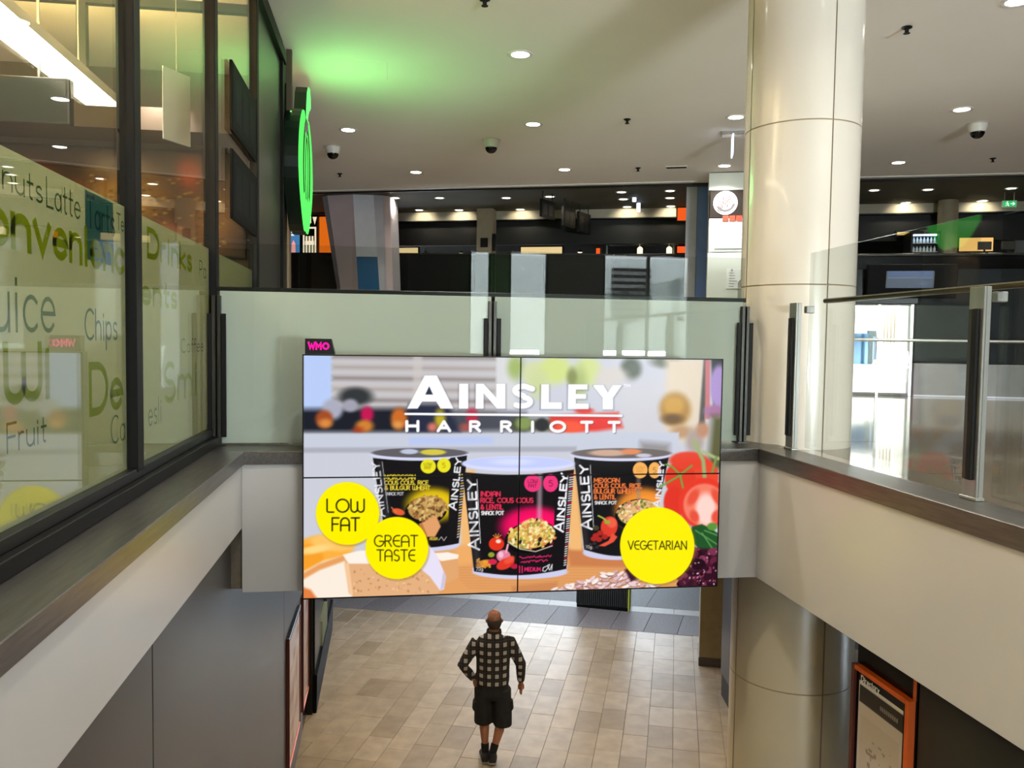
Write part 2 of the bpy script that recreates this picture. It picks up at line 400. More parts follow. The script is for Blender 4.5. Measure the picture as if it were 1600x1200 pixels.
# ---- upper slab round the void (floor above, soffit below)
up = MB()
up.box(XR, 17.5, -6.2, 26, 3.16, UP); up.box(-7.5, XR, YF+.01, 26, 3.16, UP)
up.box(-7.5, XL, -6.2, YF+.01, 3.58, UP); up.box(XL, XR, -6.2, -1.2, 3.4, UP)
upper_floor = struct('floor', up, m_gmarble)
# stair flight down to the lower floor (behind the lens)
st = MB()
for k in range(24):
    y = -1.2+k*.28; z = UP-(k+1)*UP/24
    st.box(XL-.05, XR+.1, y, y+.3, max(-.02, z-.3), z)
struct('stair_flight', st, m_gran)

# ---- fascias: white painted panels on the slab edge
struct('trim_1', MB().box(XL-.02, XL+.012, -1.2, YF, 3.56, 3.985, .002), m_white)
struct('trim_2', MB().box(XL+.012, XR-.012, YF-.012, YF+.02, 3.14, 3.985, .002), m_white)
struct('trim_3', MB().box(XR-.012, XR+.02, -1.2, YF, 3.14, 3.965, .002), m_white)
# ---- metal copings with a shadow gap beneath
struct('trim_4', MB().box(XL-.24, XL+.03, -1.2, YF-.03, 3.975, 4.062, .004), m_coping)
struct('trim_5', MB().box(XL-.24, XR+.22, YF-.03, YF+.36, 3.978, 4.062, .004), m_coping)
struct('trim_6', MB().box(XR-.03, XR+.22, -1.2, YF-.03, 3.96, 4.062, .004), m_coping)

# ---- lower walls
lw = struct('wall_left', MB().box(-1.3, -1.035, -2, 14.2, 0, 3.57), m_black)
for y0, y1 in ((-1.9, 1.3), (1.3, 3.7), (3.7, 8.28), (8.28, 10.1)):
    MB().box(-1.03, -1.0, y0+.006, y1-.006, .02, 3.56, .003).build('wall_panel', m_greywall, lw)
for y0, y1 in ((10.1, 11.6), (11.6, 13.1), (13.1, 14.2)):
    MB().box(-1.03, -1.0, y0+.006, y1-.006, .02, 3.56, .003).build('wall_panel', m_dblack, lw)
rw = struct('wall_right', MB().box(3.14, 3.3, -2, 5.02, 0, 3.16), m_black)
m_dolive = mat('dark_olive_wall_panel', (44, 43, 36), .5, noise=.1, nscale=3)
for y0, y1 in ((-1.9, 1.2), (1.2, 4.36)):
    MB().box(3.10, 3.135, y0+.005, y1-.005, .02, 3.15, .003).build('wall_panel', m_dolive, rw)
MB().box(3.10, 3.135, 4.37, 5.0, .02, 3.15, .003).build('wall_panel', m_dblack, rw)
struct('wall_right', MB().box(9.3, 9.5, 5.4, 26, 0, 3.16), m_greywall)
struct('wall_right', MB().box(3.3, 9.5, 4.9, 5.02, 0, 3.16), m_greywall)
struct('wall_left', MB().box(-1.3, -1.1, 14.2, 26, 0, 3.16), m_greywall)
# street front of the lower level with daylight
wb = MB(); wb.box(-1.3, 2.9, 25.8, 26, 0, 3.2); wb.box(9.1, 9.5, 25.8, 26, 0, 3.2); wb.box(2.9, 9.1, 25.8, 26, 2.9, 3.2)
struct('wall_back', wb, m_greywall)
w9 = empty('window_9', (6, 25.85, 0), kind='structure')
for k in range(4): sub(MB().box(2.9+k*1.55, 2.9+(k+1)*1.55, 25.84, 25.86, 0.0, 2.9), 'pane', m_clear, w9)
for k in range(5): sub(MB().box(2.87+k*1.55, 2.93+k*1.55, 25.8, 25.9, 0.0, 2.9), 'mullion', m_black, w9)
struct('exterior_pavement', MB().box(-4, 14, 26, 34, -.1, -.02), m_strip)

# ---- round column: curved panels over a dark core
m_panel = mat('cream_column_panel', (206, 199, 186), .22, noise=.02, nscale=2, coat=.3)
m_core = mat('column_joint', (150, 132, 108), .7)
CX, CYY, CRD = 3.105, 6.0, .42
m_panel_low = mat('warm_lit_column_panel', (206, 190, 156), .3, noise=.03, nscale=2)  # warmer copy of the cream panel, warm soffit light put into its colour
colm = struct('column', MB().tube((CX, CYY, 3.3), (CX, CYY, CEIL), CRD-.006, n=48).tube((3.15, CYY, 0), (3.15, CYY, 3.3), .456, n=48), m_core, True)
rows = [(0, 1.06), (1.06, 2.23), (2.23, 3.4), (UP-.02, 5.23), (5.23, 6.40), (6.40, 7.57), (7.57, CEIL)]
for z0, z1 in rows:
    cx_, cr_ = (CX, CRD) if z0 > 3.5 else (3.15, .462)
    for q in range(4):
        a0, a1 = math.radians(-88+90*q), math.radians(2+90*q); g = .005/cr_
        b = MB().lathe([(cr_-.01, z0+.004), (cr_, z0+.005), (cr_, z1-.005), (cr_-.01, z1-.004)], (cx_, CYY, 0), 14, a0+g, a1-g)
        b.build('curved_panel', m_panel if z0 > 3.5 else m_panel_low, colm, True)

# ---- white ceiling whose far edge runs across the hall at a slant
ey = lambda x: 17.70 - .3726*(x-2.604)
ceil = struct('ceiling', MB().prism([(-7.5, -6.2, CEIL), (17.5, -6.2, CEIL), (17.5, ey(17.5), CEIL), (-7.5, ey(-7.5), CEIL)], (0, 0, .25)), m_ceil)
# access hatch cut lines near the green sign and by the column
for (x0, x1, y0, y1) in ((-.42, -.03, 10.05, 10.75),):
    MB().box(x0, x1, y0, y1, CEIL-.004, CEIL+.01, .003).build('access_hatch', m_ceil, ceil)
struct('trim_7', MB().box(-11, 16, -.02, .06, CEIL-.05, CEIL+.3).xf(FARM), m_black)
struct('trim_8', MB().box(-11, 16, -.16, -.02, CEIL-.018, CEIL+.02, .003).xf(FARM), mat('white_edge_bead', (236, 233, 228), .5))

# ---- dark zone beyond
m_dceil = mat('dark_olive_ceiling', (78, 74, 58), .75, noise=.08, nscale=1.5)
struct('ceiling', MB().box(-11, 16, .06, 8.5, CEIL+.0, CEIL+.2).xf(FARM), m_dceil)
m_bulk = mat('grey_bulkhead_face', (176, 168, 148), .7, noise=.06, nscale=3)
struct('trim_9', MB().box(-11, 16, 3.2, 3.35, W(3.03), CEIL).xf(FARM), m_bulk)
struct('trim_10', MB().box(-11, 16, 3.16, 3.34, W(3.005), W(3.03)).xf(FARM), m_black)
m_shutter = mat('black_bulkhead', (10, 10, 10), .6, noise=.2, nscale=2)
struct('wall_far_bulkhead', MB().box(-5.55, 16, 3.36, 3.5, W(2.42), W(3.03)).xf(FARM), m_shutter)
struct('wall_far', MB().box(-11, 16, 8.3, 8.5, UP, CEIL).xf(FARM), mat('brown_black_wall', (34, 30, 26), .6))
# ---- closing walls of the hall
struct('wall_right', MB().box(17.3, 17.5, -6.2, 22, UP, CEIL+.2), mat('far_side_wall', (120, 116, 108), .6))
struct('wall_left', MB().box(-7.5, -7.3, -6.2, 26, UP, CEIL+.2), mat('cream_shop_wall', (216, 204, 172), .7))
m_back = mat('back_wall', (92, 92, 92), .55)
bk = MB()
for x0, x1 in ((-7.5, 1.62), (2.1, 2.45), (3.3, 4.45), (6.4, 17.5)): bk.box(x0, x1, -5.6, -5.4, UP, 6.6)
bk.box(-7.5, 17.5, -5.6, -5.4, 6.6, CEIL+.2)
struct('wall_back', bk, m_back)
m_ext = mat('white_street_facade', (236, 234, 228), .8)
struct('exterior_facade', MB().box(-6, 16, -13.2, -13.0, UP-.6, 9.0), m_ext)
struct('exterior_ground', MB().box(-9, 18, -13.2, -5.6, UP-.2, UP-.02), m_ext)
for n, (x0, x1) in enumerate(((2.45, 3.3), (4.45, 6.4), (1.62, 2.1))):
    d = empty('door_%d' % (n+1), ((x0+x1)/2, -5.5, UP), kind='structure')
    ks = 2 if n == 1 else 1; w = (x1-x0)/ks
    for k in range(ks):
        sub(MB().box(x0+k*w, x0+k*w+.06, -5.54, -5.46, UP, 6.6), 'door_frame', m_black, d)
        sub(MB().box(x0+k*w+.06, x0+(k+1)*w, -5.505, -5.495, UP+.05, 6.55), 'pane', m_clear, d)
    sub(MB().box(x1-.06, x1, -5.54, -5.46, UP, 6.6), 'door_frame', m_black, d)
lv = empty('louvre_grille', (7.0, -12.9, UP+1.0), 'black slatted louvre on the white facade across the street', 'louvre')
for k in range(8): sub(MB().box(6.7, 7.9, -12.99, -12.85, UP+1.5+k*.2, UP+1.59+k*.2), 'slat', m_black, lv)

# ---- shop front: glazing, frames and word film
win = empty('window_1', (XG, 4.1, 4.06), kind='structure')
MY = [-1.3, .5, 2.3, 4.1, 5.9, 7.7, 9.5]
for y in MY: sub(MB().box(XG-.04, XG+.04, y-.05, y+.05, 4.16, 7.82, .004), 'mullion', m_mull, win)
sub(MB().box(XG-.05, XG+.07, -1.3, 9.6, 4.062, 4.125, .004), 'sill_rail', m_mull, win)
sub(MB().box(XG-.05, XG+.035, -1.3, 9.6, 4.125, 4.175, .004), 'glazing_bead', m_black, win)
sub(MB().box(XG-.07, XG+.06, -1.3, 9.6, 7.80, 7.93, .004), 'head_rail', m_mull, win)
sub(MB().box(XG-.03, XG+.02, -1.3, 9.6, 7.93, CEIL), 'head_panel', m_mull, win)
sub(MB().box(XG-.01, XG+.01, 7.75, 9.45, 4.17, 7.81, .003), 'pane_stand_in', mat('grey_pane_stand_in', (62, 60, 56), .28, noise=.05), win)  # grey panel added in place of the last glass pane, removes the emblem's mirror image
for a, c in zip(MY, MY[1:-1]):
    sub(MB().box(XG-.006, XG+.006, a+.05, c-.05, 4.17, 7.81), 'pane', m_clear, win)
m_film = film('frosted_cream_film', (188, 193, 166), .22, .5)
m_lime = film('lime_word_film', (150, 164, 14), .12, .55)
m_deep = film('green_word_film', (84, 112, 72), .15, .6)
m_teal = film('teal_word_film', (40, 92, 92), .12, .6)
m_teals = film('teal_block_film', (92, 142, 132), .2, .6)
FT = W(.585)
films = []
for a, c in zip(MY[1:], MY[2:-1]):
    fl = sub(MB().box(XG-.012, XG-.0085, a+.05, c-.05, 4.175, FT), 'frosted_film', m_film, win); films.append(fl)
def word(fi, txt, y, z, h, wt, width, m):
    b = MB(); text_mb(b, txt, (XG-.0072, y, W(z)), (0, 1, 0), (0, 0, 1), h, wt, width)
    fl = films[fi]; off = Vector((0, 0, 0)); p = fl
    while p is not None: off += p.location; p = p.parent
    bmesh.ops.translate(b.b, vec=-off, verts=b.b.verts); b.build('lettering', m, fl, fix=False)
word(1, 'Donuts', 2.62, .455, .085, .009, .52, m_deep)
word(1, 'Latte', 3.17, .45, .10, .009, .33, m_deep)
b = MB().box(XG-.0083, XG-.0076, 3.55, 3.89, W(.30), W(.575))
b.xf(Matrix.Translation(-Vector(win.location))); b.build('teal_block', m_teals, films[1])
word(1, 'Tarts', 3.57, .435, .12, .013, .34, m_teal)
word(1, 'Te', 4.0-.06, .47, .07, .008, .1, m_deep)
word(1, 'Conv', 2.48, .285, .15, .034, .72, m_lime); word(1, 'enienc', 3.23, .285, .15, .032, .8, m_lime)
word(1, 'Juice', 2.62, .01, .19, .016, .62, m_deep)
word(1, 'Chips', 3.53, -.02, .12, .012, .40, m_teal)
word(1, 'Wi', 2.83, -.215, .17, .036, .36, m_lime); word(1, 'De', 3.58, -.32, .19, .034, .42, m_lime)
word(1, 'Fruit', 2.83, -.38, .09, .009, .31, m_deep); word(1, 'Ca', 3.83, -.48, .12, .009, .2, m_deep)
word(2, 'Drinks', 4.42, .40, .13, .03, .95, m_lime); word(2, 'Pa', 5.57, .38, .10, .009, .2, m_deep)
word(2, 'esli', 4.40, -.46, .13, .011, .25, m_deep); word(2, 'Smi', 4.70, -.36, .2, .032, .8, m_lime)
word(2, 'Coffee', 5.08, -.10, .08, .008, .6, m_deep); word(2, 'ents', 4.3, .16, .12, .026, .7, m_lime)
# blank end wall beyond the glazing
struct('wall_left', MB().box(XG-.06, XG, 9.6, 10.15, UP, CEIL), m_shutter)
struct('wall_left', MB().box(-7.4, XG-.06, 10.9, 11.1, UP, CEIL), mat('shop_end_wall', (104, 92, 84), .6))
struct('wall_left', MB().box(-7.4, -.9, 22.9, 23.1, UP, CEIL), m_shutter)
# ================================================================== PICTURE ON THE VIDEO WALL (a flat print, painted procedurally)
NX, NY = 1300, 732
HM = np.array([[742.526, 7.247, 474.604], [51.279, 393.999, 555.505], [.079, .016, 1.0]])
_u, _v = np.meshgrid((np.arange(NX)+.5)/NX, (np.arange(NY)+.5)/NY)
_w = HM[2, 0]*_u+HM[2, 1]*_v+1
PX = (HM[0, 0]*_u+HM[0, 1]*_v+HM[0, 2])/_w; PY = (HM[1, 0]*_u+HM[1, 1]*_v+HM[1, 2])/_w
IMG = np.zeros((NY, NX, 3)); IMG[:] = (203, 205, 216)
def bb(x0, x1, y0, y1, mg):
    c0 = int((x0-474-mg-10)*2); c1 = int((x1-474+mg+14)*2); r0 = int((y0-555-mg-14)*1.95); r1 = int((y1-555+mg+14)*2.06)
    return slice(max(0, r0), max(0, min(NY, r1))), slice(max(0, c0), max(0, min(NX, c1)))
CLIP = None
def put(s, a, col):
    if CLIP is not None: a = a*CLIP[s]
    IMG[s] = IMG[s]*(1-a[..., None])+np.asarray(col, float)*a[..., None]
def sstep(d, soft): return np.clip(.5-d/soft, 0, 1)
def ell(cx, cy, rx, ry, col, soft=.8, rot=0, op=1.0):
    R = max(rx, ry)+soft*2; s = bb(cx-R, cx+R, cy-R, cy+R, soft)
    x, y = PX[s]-cx, PY[s]-cy
    if rot: c, n = math.cos(math.radians(rot)), math.sin(math.radians(rot)); x, y = x*c+y*n, -x*n+y*c
    k = np.sqrt((x/rx)**2+(y/ry)**2); a = sstep((k-1)*min(rx, ry), soft); put(s, a*a*(3-2*a)*op, col)
def segd(s, a, b):
    x, y = PX[s], PY[s]; dx, dy = b[0]-a[0], b[1]-a[1]; L = dx*dx+dy*dy+1e-9
    t = np.clip(((x-a[0])*dx+(y-a[1])*dy)/L, 0, 1); return np.hypot(x-a[0]-t*dx, y-a[1]-t*dy)
def poly(pts, col, soft=.8, op=1.0):
    xs, ys = [p[0] for p in pts], [p[1] for p in pts]; s = bb(min(xs), max(xs), min(ys), max(ys), soft)
    x, y = PX[s], PY[s]; ins = np.zeros(x.shape, bool); d = np.full(x.shape, 1e9)
    for i in range(len(pts)):
        a, b = pts[i-1], pts[i]
        d = np.minimum(d, segd(s, a, b))
        if a[1] != b[1]:
            c = ((a[1] > y) != (b[1] > y)) & (x < (b[0]-a[0])*(y-a[1])/(b[1]-a[1])+a[0]); ins ^= c
    d = np.where(ins, -d, d); put(s, sstep(d, soft)*op, col)
def line(pts, w, col, soft=.7, op=1.0):
    xs, ys = [p[0] for p in pts], [p[1] for p in pts]; s = bb(min(xs), max(xs), min(ys), max(ys), w+soft)
    d = None
    for a, b in zip(pts, pts[1:]):
        e = segd(s, a, b); d = e if d is None else np.minimum(d, e)
    put(s, sstep(d-w/2, soft)*op, col)
def write(txt, x, y, h, w, col, width=None, alt=(), align='l', rot=0, track=.12, op=1.0, xs=1.0):
    """y = baseline in photo pixels, h = cap height"""
    pls, tw = layout(txt, alt, track); sx = width/tw if width else h*xs
    x0 = {'l': 0, 'c': -.5, 'r': -1}[align]*tw*sx; c, n = math.cos(math.radians(rot)), math.sin(math.radians(rot))
    for pl in pls:
        q = [(x+(x0+a*sx)*c+(-b*h)*-n*1.0, y+(x0+a*sx)*n*1.0+(-b*h)*c) for a, b in pl]
        line(q, w, col, op=op)
def vtext(x0, y0, x1, y1, h0, h1, w, col, txt='AINSLEY'):
    """word running upward from (x0,y0) to (x1,y1); letter height grows from h0 to h1, first letter larger"""
    pls, tw = layout(txt, ('a^',), .16)
    d = Vector((x1-x0, y1-y0)); L = d.length; d = d/L; nrm = Vector((d.y, -d.x))  # letters' up direction: to the left of travel
    first = len(G['a^'][1])
    for k, pl in enumerate(pls):
        q = []
        for a, b in pl:
            t = a/tw; h = h0+(h1-h0)*t
            if k < first: h *= 1.3
            q.append((x0+d.x*L*t+nrm.x*b*h, y0+d.y*L*t+nrm.y*b*h))
        line(q, w, col)
R = random.Random(5)
def scatter(n, x0, x1, y0, y1, cols, r0, r1, asp=1.6, inside=None, soft=.9):
    for _ in range(n):
        x, y = R.uniform(x0, x1), R.uniform(y0, y1)
        if inside and not inside(x, y): continue
        r = R.uniform(r0, r1); ell(x, y, r*asp, r, R.choice(cols), soft, R.uniform(0, 180))
# --- blurred kitchen behind
poly([(470, 550), (519, 550), (519, 668), (470, 668)], (184, 204, 246), 5)
for k in range(6): poly([(520, 553+k*17), (776, 556+k*17), (776, 564+k*17), (520, 561+k*17)], (150, 140, 136) if k % 2 == 0 else (176, 166, 160), 8)
for k in range(5): poly([(520, 563+k*17), (776, 566+k*17), (776, 572+k*17), (520, 569+k*17)], (198, 190, 186), 6, .7)
poly([(646, 556), (660, 556), (660, 640), (646, 640)], (205, 198, 194), 6, .7)
poly([(776, 555), (806, 555), (806, 640), (776, 640)], (214, 214, 216), 6)
ell(806, 575, 12, 18, (158, 178, 96), 16); ell(832, 585, 16, 20, (206, 214, 160), 14)
for x, y, r, c in ((866, 578, 26, (206, 220, 130)), (918, 580, 20, (206, 220, 140)), (842, 600, 14, (200, 210, 150)), (905, 598, 10, (170, 185, 110))): ell(x, y, r, 22, c, 18)
ell(893, 590, 8, 14, (130, 140, 70), 10); ell(985, 577, 16, 18, (92, 100, 88), 14); ell(1040, 565, 22, 10, (110, 116, 100), 12); ell(955, 590, 24, 16, (214, 206, 200), 16)
poly([(960, 600), (1060, 590), (1060, 690), (960, 700)], (208, 206, 214), 24)
poly([(1040, 560), (1100, 560), (1100, 690), (1040, 690)], (224, 208, 186), 14)
ell(1054, 640, 24, 26, (176, 128, 52), 16); ell(1052, 634, 16, 14, (206, 156, 62), 12); ell(1050, 655, 16, 8, (110, 76, 34), 10); ell(1064, 675, 16, 10, (190, 150, 110), 12)
poly([(1099, 560), (1107, 560), (1100, 665), (1091, 665)], (84, 80, 78), 4); poly([(1101, 562), (1109, 562), (1108, 655), (1101, 655)], (204, 120, 124), 3)
poly([(1110, 560), (1130, 560), (1130, 600), (1114, 640)], (70, 76, 78), 4); ell(1123, 605, 14, 34, (176, 150, 208), 6); ell(1116, 643, 16, 10, (170, 120, 160), 8)
poly([(1112, 650), (1130, 650), (1130, 735), (1104, 735)], (96, 96, 62), 14); ell(1085, 690, 14, 20, (176, 160, 152), 14); ell(1097, 672, 10, 12, (190, 140, 110), 10)
# shelf with blurred packs
poly([(470, 640), (700, 638), (700, 676), (470, 676)], (30, 32, 42), 12); poly([(690, 642), (820, 646), (820, 674), (690, 676)], (70, 72, 82), 14)
ell(556, 620, 26, 14, (52, 56, 58), 12); ell(520, 640, 16, 16, (170, 172, 190), 12); ell(548, 634, 12, 10, (160, 160, 175), 8)
poly([(640, 632), (700, 632), (720, 676), (640, 676)], (40, 44, 66), 10)
for x, y, rx, ry, c in ((507, 655, 15, 16, (176, 84, 44)), (509, 662, 11, 8, (236, 150, 70)), (574, 648, 11, 14, (214, 26, 92)), (570, 666, 15, 11, (226, 140, 56)), (560, 672, 8, 5, (190, 70, 40)), (624, 655, 14, 20, (222, 118, 44)), (622, 664, 8, 6, (240, 170, 90)), (688, 655, 9, 18, (206, 186, 40)), (676, 668, 8, 8, (230, 130, 110)), (738, 652, 10, 16, (206, 40, 70)), (728, 668, 10, 7, (180, 90, 80))): ell(x, y, rx*.9, ry*.85, tuple(v*.92 for v in c), 10)
poly([(800, 655), (862, 655), (862, 674), (800, 674)], (70, 76, 50), 10); ell(818, 662, 12, 10, (130, 150, 80), 8); ell(846, 664, 10, 10, (30, 30, 34), 6)
poly([(858, 650), (965, 645), (972, 668), (930, 674), (862, 676)], (232, 44, 34), 8); ell(890, 668, 22, 10, (246, 84, 48), 8); ell(912, 642, 14, 5, (230, 60, 50), 5)
# counter and white tiles
poly([(470, 678), (1060, 676), (1060, 705), (470, 706)], (200, 205, 220), 4); poly([(640, 684), (770, 683), (770, 694), (640, 696)], (186, 200, 240), 6)
poly([(470, 700), (900, 698), (900, 706), (470, 708)], (172, 174, 186), 4); poly([(1000, 690), (1045, 694), (1045, 720), (1000, 716)], (150, 146, 148), 12)
# timber board
poly([(470, 878), (470, 945), (1135, 935), (1135, 872), (1000, 858), (905, 850), (720, 856), (600, 862)], (226, 160, 98), 10)
for x0, x1, y0 in ((716, 742, 735), (884, 912, 735)): poly([(x0, y0), (x1, y0), (x1-4, 870), (x0+6, 870)], (242, 186, 118), 6)
poly([(716, 850), (745, 850), (745, 880), (700, 884)], (238, 172, 104), 8)
poly([(885, 858), (975, 862), (980, 886), (890, 884)], (204, 128, 78), 6)
for k in range(9): line([(700+k*4, 886+k*4), (1110, 884+k*5)], 1.2, (206, 134, 80), 2, .5)
poly([(800, 915), (870, 908), (870, 932), (800, 934)], (196, 122, 78), 6, .6)
# --- pots
def pot(tl, tr, bl, br, rim, col, label, words, wx, wy, lw, glowc, gcx, gcy, grx, gry, foodcols, fc, bandcol):
    global CLIP
    (xa, ya), (xb, yb), (xc, yc), (xd, yd) = tl, tr, bl, br
    mx, my = (xc+xd)/2, (yc+yd)/2
    ell(mx, my+3, (xd-xc)/2+2, 11, (206, 206, 236), 1.2); poly([(xc-3, yc-6), (xd+2, yd-6), (xd, yd+3), (xc-1, yc+3)], (208, 208, 238), 1)
    bottom = [(xc+(xd-xc)*t, yc+(yd-yc)*t+8*math.sin(math.pi*t)) for t in [i/10 for i in range(11)]]
    top = [(xb+(xa-xb)*t, yb+(ya-yb)*t+6*math.sin(math.pi*t)) for t in [i/10 for i in range(11)]]
    body = bottom+top
    poly(body, (22, 20, 22), 1)
    CLIP = np.zeros((NY, NX)); keep = IMG.copy(); IMG[:] = 0; c0 = None
    sv, CLIP = CLIP, None; poly(body, (1, 1, 1), 1); mask = IMG[..., 0].copy(); IMG[:] = keep; CLIP = mask
    ell(gcx, gcy, grx, gry, glowc, 16); ell(gcx+4, gcy-3, grx*.7, gry*.6, tuple(min(255, c*1.12) for c in glowc), 14)
    CLIP = None
    return mask
def lid(cx, cy, rx, ry, top, rim):
    ell(cx, cy+2.5, rx, ry+2, (214, 216, 244), 1); ell(cx, cy, rx-2, ry, top, 1)
# left pot
mk = pot((583, 716), (730, 712), (604, 846), (717, 848), None, None, None, None, 0, 0, 0, (206, 176, 16), 676, 788, 40, 26, None, None, None)
lid(656, 708, 77, 7.5, (96, 94, 98), None); ell(640, 706, 14, 4, (190, 196, 220), 2); ell(677, 707, 20, 4.5, (214, 200, 70), 2)
CLIP = mk
ell(666, 797, 33, 22, (16, 14, 14), 1, -8)
def inb(cx, cy, rx, ry): return lambda x, y: ((x-cx)/rx)**2+((y-cy)/ry)**2 < 1
ell(668, 793, 30, 19, (190, 150, 86), 2, -8)
scatter(170, 636, 702, 774, 814, [(206, 166, 96), (176, 128, 66), (222, 190, 120), (140, 96, 52), (110, 78, 44)], 1.2, 2.6, 1.5, inb(669, 794, 31, 20))
poly([(704, 700), (740, 700), (720, 862), (700, 862)], (24, 22, 24), 2)
CLIP = None
poly([(655, 818), (682, 805), (689, 822), (680, 838), (664, 838)], (226, 160, 106), 2); poly([(655, 818), (664, 838), (668, 836), (660, 816)], (190, 120, 70), 1.5)
ell(623, 799, 10, 5, (226, 96, 52), 2, 15); line([(612, 792), (620, 800)], 1.6, (236, 120, 60))
for x, y, r in ((669.5, 729, 12), (694, 727.5, 10.5)): ell(x, y, r, 11.2, (236, 226, 36), 1)
write('LOW', 669, 727.5, 4, .8, (150, 140, 20), 12, align='c'); write('FAT', 669, 733.5, 4, .8, (150, 140, 20), 10, align='c'); write('5', 694, 731, 7, .9, (150, 140, 20), 5, align='c')
for t, y, w in (('MOROCCAN', 748.5, 48), ('COUS COUS, RICE', 756.5, 68), ('& BULGUR WHEAT', 764.5, 71)): write(t, 601.5, y, 6, 1.5, (230, 206, 60), w)
write('SNACK POT', 603, 773, 4.4, 1.0, (210, 210, 214), 28)
vtext(602, 806, 592.5, 722, 10, 11, 2.2, (236, 236, 240)); line([(597.5, 722), (607, 800)], 1, (200, 200, 205))
vtext(713, 796, 721, 716, 9.5, 8, 2.3, (240, 240, 244))
for k in range(24): line([(721.5-k*.28, 742+k*4.2), (728-k*.5, 741+k*4.2)], 1.8, (216, 206, 204) if k % 3 else (214, 170, 60))
write('MEDIUM', 672, 843, 4, 1, (210, 180, 60), 12); line([(686, 843), (690, 838), (694, 844), (698, 838)], 1, (200, 200, 200))
# right pot
mk = pot((896, 714), (1045, 711), (912, 858), (1012, 862), None, None, None, None, 0, 0, 0, (226, 136, 48), 1005, 796, 44, 34, None, None, None)
lid(970, 708.5, 80, 8, (112, 104, 100), None); ell(950, 708, 30, 5, (206, 170, 150), 3); ell(985, 706, 16, 4.5, (226, 140, 96), 3); ell(1005, 712, 12, 3, (200, 200, 214), 2)
CLIP = mk
poly([(993, 720), (1000, 720), (1000, 780), (994, 780)], (150, 140, 130), 4, .5)
ell(996, 803, 36, 24, (14, 12, 12), 1, -8); ell(998, 800, 33, 20, (226, 184, 116), 2, -8)
scatter(170, 964, 1036, 782, 822, [(240, 206, 140), (222, 170, 96), (196, 120, 80), (246, 222, 180), (120, 130, 60), (208, 150, 130)], 1.2, 2.6, 1.5, inb(998, 800, 34, 21))
ell(951, 822, 13, 16, (224, 62, 44), 1.5, 10); ell(955, 816, 8, 8, (240, 96, 70), 4); line([(934, 805), (942, 809), (948, 815)], 2.4, (176, 186, 70)); ell(948, 815, 5, 3, (150, 170, 60), 1.5)
for x, y in ((930, 836), (937, 832), (935, 842), (944, 838), (927, 841)): ell(x, y, 5, 4, (176, 40, 36), 1.5)
ell(930, 824, 5, 4, (70, 64, 44), 2); poly([(956, 832), (964, 838), (958, 846), (944, 853), (934, 852), (950, 844)], (232, 84, 58), 1.5)
for x, y in ((922, 850), (928, 848), (932, 854), (925, 856)): ell(x, y, 3, 2.4, (50, 44, 46), 1)
write('70g', 914, 856, 4.5, .9, (210, 200, 200), 10)
CLIP = None
for x, r in ((999.5, 11.5), (1022, 9.5)): ell(x, 734.5, r, 12, (246, 178, 92), 1)
write('LOW', 999.5, 733, 4, .7, (220, 150, 70), 12, align='c'); write('FAT', 999.5, 739, 4, .7, (220, 150, 70), 10, align='c'); write('5', 1022, 739, 8, .9, (160, 110, 50), 5, align='c')
for t, y, w in (('MEXICAN', 753, 40), ('COUS COUS, RICE,', 761.5, 75), ('BULGUR WHEAT', 770, 66), ('& LENTIL', 779, 34)): write(t, 927.5, y, 6.4, 1.7, (240, 122, 60), w)
write('SNACK POT', 928.5, 787, 4.6, 1.2, (240, 240, 240), 34)
vtext(924, 826, 917, 726, 12.5, 12, 3, (246, 246, 250)); line([(921.5, 727), (926.5, 822)], 1, (220, 220, 226))
vtext(1029, 792, 1037, 722, 7, 7, 2.4, (232, 232, 246))
# centre pot
mk = pot((723, 738), (896, 734), (741, 892), (884, 888), None, None, None, None, 0, 0, 0, (226, 14, 92), 834, 822, 52, 31, None, None, None)
ell(809.5, 725, 88, 12, (216, 220, 250), 1); ell(809.5, 723, 84, 8.5, (196, 206, 250), 1.5); ell(800, 722, 30, 5, (214, 222, 255), 6)
CLIP = mk
poly([(868, 735), (900, 735), (888, 895), (862, 895)], (22, 20, 22), 1)
poly([(839, 735), (847, 735), (845, 830), (838, 830)], (206, 176, 190), 5, .6)
ell(829, 838, 40, 24, (12, 10, 12), 1, -12); ell(830, 836, 36.5, 20, (226, 190, 92), 1.5, -10); ell(834, 822, 22, 12, (236, 208, 130), 3)
scatter(340, 792, 868, 810, 858, [(244, 216, 130), (226, 180, 84), (250, 232, 176), (196, 150, 66), (216, 130, 70), (150, 150, 70)], 1.0, 2.3, 1.5, lambda x, y: inb(830, 836, 37, 20)(x, y) or inb(835, 821, 20, 11)(x, y))
for x, y, r in ((843, 842, 4), (841, 849, 3), (812, 846, 3.4), (838, 811, 2.4), (806, 842, 2)): ell(x, y, r*.7, r, (40, 36, 40), 1, 20)
line([(794, 846), (812, 857), (836, 861), (862, 852)], 1.4, (226, 214, 190), 1)
ell(776, 849, 12, 10.5, (226, 52, 30), 1.2); ell(779, 845, 4, 3, (255, 220, 200), 2)
for a in (-60, -20, 20, 60): line([(777, 840), (777+7*math.sin(math.radians(a)), 838-5*math.cos(math.radians(a)))], 1.2, (240, 150, 60))
ell(787, 868, 11, 9.5, (226, 130, 160), 2); line([(791, 862), (794, 850)], 3, (236, 170, 190)); ell(783, 866, 4, 5, (244, 190, 210), 2)
ell(768, 866, 5, 4, (150, 160, 50), 1.5); ell(757, 880, 13, 6, (226, 146, 48), 1.5, -12); scatter(30, 745, 768, 872, 886, [(240, 170, 70), (200, 116, 36)], .8, 1.5)
